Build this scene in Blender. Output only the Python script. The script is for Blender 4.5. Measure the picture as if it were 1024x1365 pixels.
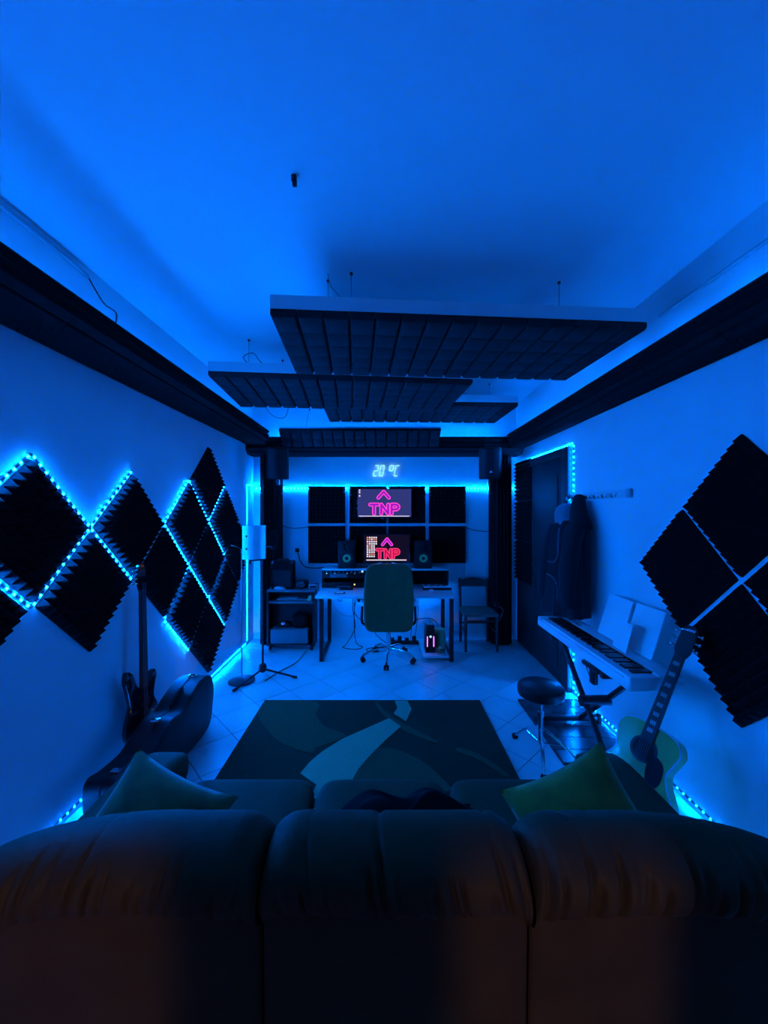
import bpy, bmesh, math, random
from mathutils import Vector, Matrix
random.seed(7)
PI = math.pi
for o in list(bpy.data.objects):
    bpy.data.objects.remove(o)
sc = bpy.context.scene
COL = sc.collection

# ------------------------------------------------------------------ camera, world, exposure
CAM_Z = 1.65
cd = bpy.data.cameras.new('camera')
cam = bpy.data.objects.new('camera', cd)
COL.objects.link(cam)
cam.location = (0, 0, CAM_Z)
cam.rotation_euler = (PI / 2, 0, 0)
cd.sensor_fit = 'HORIZONTAL'
cd.sensor_width = 36.0
cd.lens = 18.0
cd.clip_start = 0.02
sc.camera = cam
w = bpy.data.worlds.new('World')
sc.world = w
w.use_nodes = True
w.node_tree.nodes['Background'].inputs[0].default_value = (0, 0, 0, 1)
w.node_tree.nodes['Background'].inputs[1].default_value = 0
vs = sc.view_settings
vs.view_transform = 'Standard'
vs.look = 'None'
vs.gamma = 1.0
vs.use_curve_mapping = False
vs.exposure = 0.0
sc.cycles.diffuse_bounces = 8
sc.cycles.max_bounces = 14

LED_COL = (0.0002, 0.150, 1.0)
LED_POWER = 1800.0

# warm lamp behind the camera, shining through slots added in the rear wall
ld = bpy.data.lights.new('rear_warm_lamp', 'POINT')
ld.color = (1.0, 0.60, 0.42)
ld.energy = 125.0
ld.shadow_soft_size = 0.03
lo = bpy.data.objects.new('rear_warm_lamp', ld)
COL.objects.link(lo)
lo.location = (0.0, -3.8, 1.75)

# ------------------------------------------------------------------ materials
def mat(name, col, rough=0.6, metal=0.0, vary=0.0, scale=8.0, bump=0.0, bscale=60.0, emit=None, estr=0.0, spec=0.5, sheen=0.0, coat=0.0):
    m = bpy.data.materials.new(name)
    m.use_nodes = True
    nt = m.node_tree
    b = nt.nodes['Principled BSDF']
    b.inputs['Base Color'].default_value = (*col, 1)
    b.inputs['Roughness'].default_value = rough
    b.inputs['Metallic'].default_value = metal
    b.inputs['Specular IOR Level'].default_value = spec
    b.inputs['Sheen Weight'].default_value = sheen
    b.inputs['Coat Weight'].default_value = coat
    tc = nt.nodes.new('ShaderNodeTexCoord')
    if vary > 0:
        n = nt.nodes.new('ShaderNodeTexNoise')
        n.inputs['Scale'].default_value = scale
        n.inputs['Detail'].default_value = 4
        r = nt.nodes.new('ShaderNodeValToRGB')
        r.color_ramp.elements[0].position = 0.3
        r.color_ramp.elements[1].position = 0.7
        r.color_ramp.elements[0].color = (*[c * (1 - vary) for c in col], 1)
        r.color_ramp.elements[1].color = (*[min(1, c * (1 + vary)) for c in col], 1)
        nt.links.new(tc.outputs['Object'], n.inputs['Vector'])
        nt.links.new(n.outputs['Fac'], r.inputs['Fac'])
        nt.links.new(r.outputs['Color'], b.inputs['Base Color'])
    if bump > 0:
        n2 = nt.nodes.new('ShaderNodeTexNoise')
        n2.inputs['Scale'].default_value = bscale
        n2.inputs['Detail'].default_value = 3
        bp = nt.nodes.new('ShaderNodeBump')
        bp.inputs['Strength'].default_value = bump
        bp.inputs['Distance'].default_value = 0.01
        nt.links.new(tc.outputs['Object'], n2.inputs['Vector'])
        nt.links.new(n2.outputs['Fac'], bp.inputs['Height'])
        nt.links.new(bp.outputs['Normal'], b.inputs['Normal'])
    if emit:
        b.inputs['Emission Color'].default_value = (*emit, 1)
        b.inputs['Emission Strength'].default_value = estr
    return m

M = dict(
    wall=mat('wall_paint', (0.80, 0.80, 0.80), 0.85, vary=0.02, scale=3, bump=0.05, bscale=90),
    rear=mat('rear_wall_dark', (0.10, 0.085, 0.075), 0.9, vary=0.1),  # unseen rear wall, set dark to keep bounce light off the sofa back
    ceil=mat('ceiling_paint', (0.84, 0.84, 0.84), 0.9, vary=0.02, scale=2, bump=0.04, bscale=90),
    grout=mat('grout', (0.16, 0.16, 0.16), 0.9),
    tile=mat('floor_tile', (0.55, 0.54, 0.52), 0.32, vary=0.06, scale=5, bump=0.03, bscale=30),
    foam=mat('charcoal_foam', (0.012, 0.012, 0.012), 0.95, vary=0.2, scale=20, bump=0.15, bscale=300, spec=0.1),
    foamgrey=mat('grey_foam', (0.030, 0.030, 0.030), 0.95, vary=0.15, scale=12, bump=0.15, bscale=300, spec=0.1),
    core=mat('black_board', (0.012, 0.012, 0.013), 0.8, vary=0.1),
    board=mat('white_board', (0.72, 0.72, 0.72), 0.7, vary=0.02),
    tape=mat('led_tape', (0.10, 0.10, 0.11), 0.5, vary=0.02),
    wire=mat('steel_wire', (0.25, 0.25, 0.26), 0.4, 0.6, vary=0.05),
    blackplastic=mat('black_plastic', (0.007, 0.007, 0.007), 0.42, spec=0.3, vary=0.1, bump=0.03, bscale=200),
    blackgloss=mat('black_gloss', (0.006, 0.006, 0.008), 0.12, vary=0.1, coat=0.6),
    blackmetal=mat('black_metal', (0.012, 0.012, 0.014), 0.4, 0.3, vary=0.1),
    rubber=mat('rubber', (0.008, 0.008, 0.008), 0.8, vary=0.1),
    chrome=mat('chrome', (0.8, 0.8, 0.82), 0.15, 1.0, vary=0.02),
    desk=mat('desk_laminate', (0.66, 0.65, 0.63), 0.35, vary=0.03, scale=10),
    whiteplastic=mat('white_plastic', (0.86, 0.86, 0.86), 0.35, vary=0.02),
    paper=mat('paper', (0.82, 0.82, 0.80), 0.8, vary=0.02),
    leather=mat('brown_leather', (0.11, 0.072, 0.020), 0.5, vary=0.15, scale=14, bump=0.12, bscale=220),
    sofaleather=mat('sofa_leather', (0.064, 0.043, 0.013), 0.62, spec=0.2, vary=0.15, scale=9, bump=0.15, bscale=160),
    velvetg=mat('green_velvet', (0.11, 0.12, 0.022), 0.85, vary=0.3, scale=14, bump=0.2, bscale=120, sheen=0.5),
    velvety=mat('mustard_velvet', (0.34, 0.19, 0.016), 0.85, vary=0.25, scale=14, bump=0.2, bscale=120, sheen=0.3),
    blackcloth=mat('black_cloth', (0.007, 0.006, 0.006), 0.9, spec=0.1, vary=0.2, bump=0.2, bscale=150),
    darkwood=mat('dark_wood', (0.045, 0.04, 0.036), 0.5, vary=0.25, scale=10, bump=0.05),
    rush=mat('rush_seat', (0.17, 0.15, 0.11), 0.8, vary=0.25, scale=30, bump=0.3, bscale=90),
    rug=mat('rug_dark', (0.045, 0.035, 0.018), 0.98, vary=0.15, scale=60, bump=0.4, bscale=400, spec=0.1),
    rugmid=mat('rug_mid', (0.080, 0.072, 0.032), 0.98, vary=0.15, scale=60, bump=0.4, bscale=400, spec=0.1),
    ruglight=mat('rug_light', (0.34, 0.30, 0.17), 0.98, vary=0.08, scale=60, bump=0.4, bscale=400, spec=0.1),
    doorpaint=mat('door_dark', (0.022, 0.020, 0.020), 0.6, vary=0.12, scale=4),
    guitar=mat('guitar_top', (0.66, 0.48, 0.11), 0.22, vary=0.05, scale=8, coat=0.5),
    guitarside=mat('guitar_side', (0.60, 0.46, 0.13), 0.18, vary=0.05, scale=8, coat=0.6),
    fretboard=mat('fretboard', (0.035, 0.028, 0.025), 0.5, vary=0.2),
    pearl=mat('pearl', (0.62, 0.62, 0.60), 0.3, vary=0.05),
    navy=mat('navy_cloth', (0.010, 0.010, 0.014), 0.9, vary=0.2, bump=0.25, bscale=90),
    jacketlight=mat('pale_lining', (0.22, 0.22, 0.26), 0.9, vary=0.1),
    greybox=mat('grey_plastic', (0.13, 0.13, 0.14), 0.55, vary=0.1),
    jar=mat('pale_jar', (0.55, 0.55, 0.25), 0.4, vary=0.1),
    cone=mat('speaker_cone', (0.45, 0.55, 0.16), 0.5, vary=0.05),
    matwood=mat('dark_plank', (0.045, 0.05, 0.05), 0.22, vary=0.3, scale=12),
    stoolskin=mat('stool_vinyl', (0.010, 0.010, 0.010), 0.38, vary=0.1, bump=0.05, bscale=120, spec=0.4),
    cable=mat('cable', (0.012, 0.012, 0.012), 0.5, vary=0.05),
    conduit=mat('conduit', (0.45, 0.45, 0.46), 0.5, vary=0.05),
    led=mat('led_emitter', (0.5, 0.7, 1.0), 0.3, emit=LED_COL, estr=LED_POWER),
    segment=mat('clock_segment', (0.8, 0.9, 0.9), 0.3, emit=(0.35, 0.95, 1.0), estr=1.3),
    tvscreen=mat('tv_picture', (0.01, 0.01, 0.02), 0.2, emit=(0.030, 0.038, 0.17), estr=1.0),
    monscreen=mat('monitor_picture', (0.005, 0.005, 0.006), 0.2, emit=(0.006, 0.003, 0.010), estr=1.0),
    pink=mat('neon_pink', (0.1, 0.01, 0.08), 0.4, emit=(1.0, 0.055, 0.55), estr=1.15),
    purple=mat('neon_purple', (0.03, 0.0, 0.06), 0.4, emit=(0.30, 0.012, 0.45), estr=1.0),
    red=mat('neon_red', (0.1, 0.01, 0.03), 0.4, emit=(1.0, 0.05, 0.20), estr=1.0),
    redin=mat('neon_red_fill', (0.05, 0.0, 0.01), 0.4, emit=(0.55, 0.006, 0.055), estr=1.0),
    icon=mat('icon_white', (0.2, 0.2, 0.2), 0.4, emit=(1.0, 0.80, 0.72), estr=0.9),
    iconr=mat('icon_red', (0.2, 0.05, 0.05), 0.4, emit=(1.0, 0.30, 0.16), estr=0.8),
    amber=mat('amber_light', (0.2, 0.1, 0.02), 0.4, emit=(1.0, 0.40, 0.08), estr=4),
    glowpurple=mat('violet_light', (0.1, 0.02, 0.2), 0.4, emit=(0.75, 0.16, 1.0), estr=3),
    glass=mat('door_glass', (0.9, 0.9, 0.9), 0.05),
)

# ------------------------------------------------------------------ helpers
OFF = {}

def ortho(n, up=(0, 0, 1)):
    n = Vector(n).normalized()
    u = Vector(up)
    if abs(n.dot(u)) > 0.98:
        u = Vector((0, 1, 0))
    x = u.cross(n).normalized()
    y = n.cross(x).normalized()
    return x, y, n

def frame(o, x, y, z):
    m = Matrix.Identity(4)
    for i, c in enumerate((Vector(x), Vector(y), Vector(z), Vector(o))):
        for j in range(3):
            m[j][i] = c[j]
    return m

class MB:
    def __init__(s):
        s.v = []; s.f = []
    def add(s, vs, fs, m=None):
        k = len(s.v)
        s.v += [tuple(m @ Vector(p)) if m is not None else tuple(p) for p in vs]
        s.f += [tuple(i + k for i in q) for q in fs]
        return s
    def box(s, c, d, bev=0.0, seg=2, m=None):
        if bev > 0:
            bm = bmesh.new()
            bmesh.ops.create_cube(bm, size=1)
            for v in bm.verts:
                v.co = Vector((v.co.x * d[0] + c[0], v.co.y * d[1] + c[1], v.co.z * d[2] + c[2]))
            bmesh.ops.bevel(bm, geom=bm.edges[:], offset=min(bev, min(d) * 0.49), segments=seg, profile=0.5, affect='EDGES')
            bm.verts.index_update()
            s.add([v.co for v in bm.verts], [[v.index for v in f.verts] for f in bm.faces], m)
            bm.free()
            return s
        x, y, z = (d[0] / 2, d[1] / 2, d[2] / 2)
        vs_ = [(c[0] + a * x, c[1] + b * y, c[2] + e * z) for a in (-1, 1) for b in (-1, 1) for e in (-1, 1)]
        return s.add(vs_, [(0, 1, 3, 2), (4, 6, 7, 5), (0, 4, 5, 1), (2, 3, 7, 6), (0, 2, 6, 4), (1, 5, 7, 3)], m)
    def bb(s, lo_, hi, bev=0.0, seg=2, m=None):
        c = [(a + b) / 2 for a, b in zip(lo_, hi)]
        return s.box(c, [abs(b - a) for a, b in zip(lo_, hi)], bev, seg, m)
    def cyl(s, p0, p1, r0, r1=None, n=12, m=None):
        r1 = r0 if r1 is None else r1
        p0 = Vector(p0); p1 = Vector(p1)
        x, y, z = ortho(p1 - p0)
        vs_ = []
        for p, r in ((p0, r0), (p1, r1)):
            for i in range(n):
                a = 2 * PI * i / n
                vs_.append(p + x * (r * math.cos(a)) + y * (r * math.sin(a)))
        fs = [(i, (i + 1) % n, n + (i + 1) % n, n + i) for i in range(n)]
        fs += [tuple(range(n - 1, -1, -1)), tuple(range(n, 2 * n))]
        return s.add(vs_, fs, m)
    def tube(s, pts, r, n=6, m=None, smooth=0):
        pts = [Vector(p) for p in pts]
        if smooth:
            pts = catmull(pts, smooth, False)
        rr = r if isinstance(r, (list, tuple)) else [r] * len(pts)
        if len(rr) != len(pts):
            rr = [rr[min(len(rr) - 1, int(i * len(rr) / len(pts)))] for i in range(len(pts))]
        t = (pts[1] - pts[0]).normalized()
        x, y, _ = ortho(t)
        vs_ = []
        for i, p in enumerate(pts):
            if i == 0: t = pts[1] - pts[0]
            elif i == len(pts) - 1: t = pts[-1] - pts[-2]
            else: t = pts[i + 1] - pts[i - 1]
            if t.length < 1e-9: t = Vector((0, 0, 1))
            t.normalize()
            x = (x - t * x.dot(t))
            x = x.normalized() if x.length > 1e-6 else ortho(t)[0]
            y = t.cross(x)
            for k in range(n):
                a = 2 * PI * k / n
                vs_.append(p + x * (rr[i] * math.cos(a)) + y * (rr[i] * math.sin(a)))
        fs = []
        for i in range(len(pts) - 1):
            for k in range(n):
                fs.append((i * n + k, i * n + (k + 1) % n, (i + 1) * n + (k + 1) % n, (i + 1) * n + k))
        fs += [tuple(range(n - 1, -1, -1)), tuple(range((len(pts) - 1) * n, len(pts) * n))]
        return s.add(vs_, fs, m)
    def lathe(s, prof, n=24, m=None):
        vs_ = []; fs = []
        for r, z in prof:
            for i in range(n):
                a = 2 * PI * i / n
                vs_.append((r * math.cos(a), r * math.sin(a), z))
        for j in range(len(prof) - 1):
            for i in range(n):
                fs.append((j * n + i, j * n + (i + 1) % n, (j + 1) * n + (i + 1) % n, (j + 1) * n + i))
        fs += [tuple(range(n - 1, -1, -1)), tuple(range((len(prof) - 1) * n, len(prof) * n))]
        return s.add(vs_, fs, m)
    def prism(s, poly, z0, z1, m=None):
        n = len(poly)
        vs_ = [(p[0], p[1], z0) for p in poly] + [(p[0], p[1], z1) for p in poly]
        fs = [(i, (i + 1) % n, n + (i + 1) % n, n + i) for i in range(n)]
        fs += [tuple(range(n - 1, -1, -1)), tuple(range(n, 2 * n))]
        return s.add(vs_, fs, m)
    def sell(s, c, d, e1=0.4, e2=0.4, nu=32, nv=16, m=None):
        def pw(a, e): return math.copysign(abs(a) ** e, a)
        vs_ = []; fs = []
        for j in range(nv + 1):
            v = -PI / 2 + PI * j / nv
            for i in range(nu):
                u = 2 * PI * i / nu
                vs_.append((c[0] + d[0] / 2 * pw(math.cos(v), e1) * pw(math.cos(u), e2),
                            c[1] + d[1] / 2 * pw(math.cos(v), e1) * pw(math.sin(u), e2),
                            c[2] + d[2] / 2 * pw(math.sin(v), e1)))
        for j in range(nv):
            for i in range(nu):
                fs.append((j * nu + i, j * nu + (i + 1) % nu, (j + 1) * nu + (i + 1) % nu, (j + 1) * nu + i))
        return s.add(vs_, fs, m)
    def grid(s, fn, nu, nv, m=None, closeu=False, cap=False):
        vs_ = [fn(i / (nu if closeu else nu - 1), j / (nv - 1)) for j in range(nv) for i in range(nu)]
        fs = []
        for j in range(nv - 1):
            for i in range(nu if closeu else nu - 1):
                i2 = (i + 1) % nu
                fs.append((j * nu + i, j * nu + i2, (j + 1) * nu + i2, (j + 1) * nu + i))
        if cap:
            fs += [tuple(range(nu - 1, -1, -1)), tuple(range((nv - 1) * nu, nv * nu))]
        return s.add(vs_, fs, m)
    def mesh(s, name):
        me = bpy.data.meshes.new(name)
        me.from_pydata(s.v, [], s.f)
        bm = bmesh.new(); bm.from_mesh(me)
        bmesh.ops.remove_doubles(bm, verts=bm.verts, dist=1e-6)
        bmesh.ops.recalc_face_normals(bm, faces=bm.faces)
        bm.to_mesh(me); bm.free()
        return me
    def build(s, name, m, parent=None, ang=40, kind=None, label=None):
        off = None
        if parent is not None and parent.name in OFF:
            off = OFF[parent.name]
            s.v = [(p[0] - off[0], p[1] - off[1], p[2] - off[2]) for p in s.v]
        o0 = None
        if parent is None and s.v:
            xs, ys, zs = zip(*s.v)
            o0 = ((min(xs) + max(xs)) / 2, (min(ys) + max(ys)) / 2, min(zs))
            s.v = [(p[0] - o0[0], p[1] - o0[1], p[2] - o0[2]) for p in s.v]
        me = s.mesh(name)
        for p in me.polygons: p.use_smooth = True
        me.set_sharp_from_angle(angle=math.radians(ang))
        me.materials.append(M[m] if isinstance(m, str) else m)
        o = bpy.data.objects.new(name, me)
        COL.objects.link(o)
        o.parent = parent
        if o0: o.location = o0; OFF[o.name] = o0
        if off: OFF[o.name] = off
        if kind: o['kind'] = kind
        if label: o['label'] = label
        return o

def catmull(pts, k=6, closed=True):
    pts = [Vector(p) for p in pts]
    n = len(pts); out = []
    rng = range(n) if closed else range(n - 1)
    for i in rng:
        if closed:
            p0, p1, p2, p3 = pts[i - 1], pts[i], pts[(i + 1) % n], pts[(i + 2) % n]
        else:
            p0, p1, p2, p3 = pts[max(0, i - 1)], pts[i], pts[i + 1], pts[min(n - 1, i + 2)]
        for j in range(k):
            t = j / k
            out.append(0.5 * ((2 * p1) + (p2 - p0) * t + (2 * p0 - 5 * p1 + 4 * p2 - p3) * t * t + (3 * p1 - p0 - 3 * p2 + p3) * t ** 3))
    if not closed: out.append(pts[-1])
    return out

def tag(o, label, cat, group=None):
    o['label'] = label; o['category'] = cat
    if group: o['group'] = group
    return o

def thing(name, label, cat, loc=(0, 0, 0), rot=(0, 0, 0), group=None, world=False):
    """Empty at the base of a thing; world=True means its parts are written in room coordinates."""
    o = bpy.data.objects.new(name, None)
    o.empty_display_size = 0.1
    COL.objects.link(o)
    o.location = loc; o.rotation_euler = rot
    if world: OFF[o.name] = tuple(loc)
    return tag(o, label, cat, group)

def part_copy(src, parent, mw):
    c = src.copy()
    COL.objects.link(c)
    c.parent = parent
    c.matrix_basis = mw
    return c

def floor_pt(px, py, z=0.0):
    """room point at height z seen at a photo pixel of the 1024x1365 frame"""
    d = (CAM_Z - z) * 512 / (py - 682)
    return ((px - 512) / 512 * d, d)

XL, XR, YB, YR, ZC = -1.70, 1.72, 5.0, -2.2, 3.05
# ------------------------------------------------------------------ the room
T = 0.12
def struct(name, mb, m, parent=None):
    o = mb.build(name, m, parent)
    if parent is None: o['kind'] = 'structure'
    return o

struct('wall_left', MB().bb((XL - T, YR - T, -0.1), (XL, YB + T, ZC)), 'wall')
struct('wall_right', MB().bb((XR, YR - T, -0.1), (XR + T, YB + T, ZC)), 'wall')
struct('wall_back', MB().bb((XL, YB, -0.1), (XR, YB + T, ZC)), 'wall')
struct('ceiling', MB().bb((XL - T, YR - T, ZC), (XR + T, YB + T, ZC + 0.1)), 'ceil')
# unseen rear wall with two slots added to pattern lamp light on the sofa
rw = MB()
SL = [(-0.40, -0.15), (0.05, 0.215)]
xs = [XL, SL[0][0], SL[0][1], SL[1][0], SL[1][1], XR]
for i in (0, 2, 4):
    rw.bb((xs[i], YR - T, -0.1), (xs[i + 1], YR, ZC))
for a, b in SL:
    rw.bb((a, YR - T, -0.1), (b, YR, 0.1)); rw.bb((a, YR - T, 1.50), (b, YR, ZC))
struct('wall_rear', rw, 'rear')

fl = struct('floor', MB().bb((XL, YR, -0.06), (XR, YB, -0.004)), 'grout')
def clip(poly, a, b, c):          # keep a*x+b*y <= c
    out = []
    for i in range(len(poly)):
        p, q = poly[i], poly[(i + 1) % len(poly)]
        dp, dq = a * p[0] + b * p[1] - c, a * q[0] + b * q[1] - c
        if dp <= 0: out.append(p)
        if (dp < 0 < dq) or (dq < 0 < dp):
            t = dp / (dp - dq)
            out.append((p[0] + t * (q[0] - p[0]), p[1] + t * (q[1] - p[1])))
    return out
TS, ANG = 0.33, math.radians(43)
ca, sa = math.cos(ANG), math.sin(ANG)
h = TS / 2 - 0.0028
proto = None
for i in range(-16, 17):
    for j in range(-16, 17):
        cx = -1.13 + ca * (i + .5) * TS - sa * (j + .5) * TS
        cy = 2.854 + sa * (i + .5) * TS + ca * (j + .5) * TS
        poly = [(cx + ca * u - sa * v, cy + sa * u + ca * v) for u, v in ((-h, -h), (h, -h), (h, h), (-h, h))]
        full = all(XL <= p[0] <= XR and YR <= p[1] <= YB for p in poly)
        if full and proto is not None:
            part_copy(proto[0], fl, Matrix.Translation((cx - proto[1], cy - proto[2], 0)) @ proto[3])
            continue
        for a, b, c in ((1, 0, XR), (-1, 0, -XL), (0, 1, YB), (0, -1, -YR)):
            poly = clip(poly, a, b, c) if len(poly) > 2 else []
        if len(poly) < 3: continue
        ar = abs(sum(poly[k][0] * poly[(k + 1) % len(poly)][1] - poly[(k + 1) % len(poly)][0] * poly[k][1] for k in range(len(poly)))) / 2
        if ar < 0.002: continue
        o = MB().prism(poly, -0.0045, 0.0).build('tile', 'tile', fl)
        if full: proto = (o, cx, cy, o.matrix_basis.copy())

# right-wall door (dark, with a wide jamb)
d1 = bpy.data.objects.new('door_1', None); COL.objects.link(d1); d1['kind'] = 'structure'
d1.location = (XR, 4.15, 0); OFF[d1.name] = (XR, 4.15, 0)
fr = MB()
fr.bb((XR - 0.05, 3.50, 0), (XR, 3.63, 2.25), 0.006)
fr.bb((XR - 0.05, 3.63, 2.17), (XR, 4.88, 2.25), 0.006)
fr.build('door_frame', 'doorpaint', d1)
lf = MB().bb((XR - 0.030, 3.63, 0.01), (XR - 0.001, 4.39, 2.17), 0.004)
leaf = lf.build('door_leaf', 'doorpaint', d1)
for z0, z1 in ((0.15, 0.95), (1.1, 2.02)):
    MB().bb((XR - 0.038, 3.73, z0), (XR - 0.030, 4.29, z1), 0.004).build('door_panel', 'doorpaint', leaf)
hd = MB().cyl((XR - 0.03, 4.33, 1.06), (XR - 0.085, 4.33, 1.06), 0.011).tube([(XR - 0.085, 4.33, 1.06), (XR - 0.085, 4.22, 1.06)], 0.009, 8)
hd.box((XR - 0.033, 4.33, 1.03), (0.008, 0.04, 0.22), 0.003)
hd.build('door_handle', 'chrome', leaf)
MB().bb((XR - 0.030, 4.39, 0.01), (XR - 0.001, 4.88, 2.17), 0.004).build('side_panel', 'doorpaint', d1)

# ------------------------------------------------------------------ foam tiles
def pyramid_tile(n=10, side=0.485, base=0.010, hgt=0.042):
    mb = MB()
    s = side / n
    mb.box((0, 0, base / 2), (side, side, base))
    for i in range(n):
        for j in range(n):
            x, y = -side / 2 + i * s, -side / 2 + j * s
            mb.add([(x, y, base), (x + s, y, base), (x + s, y + s, base), (x, y + s, base), (x + s / 2, y + s / 2, base + hgt)],
                   [(0, 1, 4), (1, 2, 4), (2, 3, 4), (3, 0, 4)])
    return mb
FT = {}
def foam_tile(c, nrm, spin, label, group, side=0.485, cut=None):
    key = (side,)
    if key not in FT:
        mb = pyramid_tile(side=side)
        me = bpy.data.meshes.new('foam_tile'); me.from_pydata(mb.v, [], mb.f)
        me.materials.append(M['foam'])
        FT[key] = me
    me = FT[key]
    x, y, z = ortho(nrm)
    q = frame(c, x, y, z) @ Matrix.Rotation(spin, 4, 'Z')
    if cut is not None:
        me = me.copy()
        bm = bmesh.new(); bm.from_mesh(me)
        iq = q.inverted()
        co = iq @ Vector(cut[0]); no = (iq.to_3x3() @ Vector(cut[1]))
        bmesh.ops.bisect_plane(bm, geom=bm.verts[:] + bm.edges[:] + bm.faces[:], plane_co=co, plane_no=no, clear_outer=True)
        bm.to_mesh(me); bm.free()
    o = bpy.data.objects.new('foam_tile', me)
    COL.objects.link(o)
    o.matrix_world = q
    return tag(o, label, 'foam tile', group)

HD = 0.371
ZA, ZB, Zc, ZD, ZE = 1.56, 1.931, 1.189, 0.818, 0.447
Q = PI / 4
gl = 'diamond foam tiles on the wall by the bass guitar'
LT = [
    (1.84, ZA, 'largest dark diamond foam tile, outlined in lights on the bass wall'),
    (1.47, Zc, 'dark diamond foam tile cut by the picture edge below the largest diamond'),
    (2.21, Zc, 'low dark diamond foam tile hanging on the wall in front of the bass neck'),
    (2.58, ZA, 'dark diamond foam tile just above the headstock of the black bass'),
    (2.95, Zc, 'dark diamond foam tile directly behind the neck of the black bass'),
    (3.325, ZA, 'dark diamond foam tile third along the upper zigzag row of the bass wall'),
    (3.695, ZB, 'highest dark diamond foam tile, its point rising above the lit zigzag'),
    (4.07, ZA, 'dark diamond foam tile fourth along the upper row, nearest the pale microphone shield'),
    (3.695, Zc, 'dark diamond foam tile in the middle of the far lit cluster'),
    (3.325, ZD, 'dark diamond foam tile lit along both near edges just above the guitar case'),
    (4.07, ZD, 'dark diamond foam tile low on the bass wall beside the vertical light strip'),
    (3.695, ZE, 'lowest dark diamond foam tile, its foot hidden behind the guitar case'),
]
for y, z, lb in LT:
    foam_tile((XL, y, z), (1, 0, 0), Q, lb, gl)
foam_tile((XL, 4.44, Zc), (1, 0, 0), Q, 'trimmed dark foam tile half hidden behind the pale microphone shield', gl, cut=((XL, 4.60, Zc), (0, 1, 0)))
gr = 'diamond foam tiles on the wall by the piano'
for y, z, lb in [
    (1.84, 1.68, 'topmost dark diamond foam tile of the four on the piano wall'),
    (2.205, 1.32, 'dark diamond foam tile closest to the coat rack on the piano wall'),
    (1.475, 1.32, 'dark diamond foam tile mostly cut off by the picture edge on the piano wall'),
    (1.84, 0.96, 'lowest dark diamond foam tile behind the acoustic guitar headstock'),
]:
    foam_tile((XR, y, z), (-1, 0, 0), Q, lb, gr)
# square tiles on the back wall
gb = 'square foam tiles behind the desk'
colx = [(411, 460), (466, 515), (518, 567), (572, 621)]
rows = [((648, 697), 'upper'), ((701, 750), 'lower')]
cn = ['end one above the rack hutch', 'middle one toward the cart', 'middle one toward the wooden chair', 'end one near the wooden chair']
for (ya, yb), rn in rows:
    for (xa, xb), c in zip(colx, cn):
        foam_tile((((xa + xb) / 2 - 512) / 512 * 4.97, YB - 0.020, CAM_Z + (682 - (ya + yb) / 2) / 512 * 4.97), (0, -1, 0), 0,
                  'square charcoal foam tile, %s back-wall row, %s' % (rn, c), gb, side=0.478)
# tiles on the narrow door panel
for k, nm in enumerate(['lowest', 'middle', 'top']):
    foam_tile((XR - 0.030, 4.635, 1.05 + k * 0.49), (-1, 0, 0), 0, 'square black foam tile on the dark door, %s of three' % nm, 'foam tiles on the door', side=0.478)

# ------------------------------------------------------------------ ridged foam beams and posts
def ridge_piece(wid, length, n, base=0.014, hgt=0.028):
    """ridges along local Y, facing +Z, width along X from 0"""
    s = wid / n
    poly = [(0, 0)]
    for i in range(n):
        poly += [(i * s + 0.0, base), (i * s + s / 2, base + hgt)]
    poly += [(wid, base), (wid, 0)]
    mb = MB()
    mb.prism(poly, 0, length, frame((0, 0, 0), (1, 0, 0), (0, 0, 1), (0, 1, 0)))
    return mb

def beam(name, label, lo_, hi, axis, faces, cat, step=0.5, group=None):
    t = thing(name, label, cat, ((lo_[0] + hi[0]) / 2, (lo_[1] + hi[1]) / 2, lo_[2]), world=True, group=group)
    f = 0.042
    c0, c1 = list(lo_), list(hi)
    MB().bb(c0, c1).build('core', 'core', t)
    a = 'XYZ'.index(axis)
    L = hi[a] - lo_[a]
    n = max(1, round(L / step))
    st = L / n
    for org, xd, zd, wid, nr in faces:
        yd = [0, 0, 0]; yd[a] = 1
        mb = ridge_piece(wid, st - 0.004, nr)
        proto = None
        for k in range(n):
            p = list(org); p[a] = lo_[a] + k * st + 0.002
            q = frame(Vector(p) - Vector(OFF[t.name]), xd, yd, zd)
            if proto is None:
                proto = mb.build('foam_strip', 'foam', None, ang=20)
                proto.parent = t; OFF.pop(proto.name, None)
                # undo the auto-origin
                o0 = proto.location.copy()
                proto.data.transform(Matrix.Translation(o0)); proto.location = (0, 0, 0)
                proto.matrix_basis = q
            else:
                part_copy(proto, t, q)
    return t
f = 0.042
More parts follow.
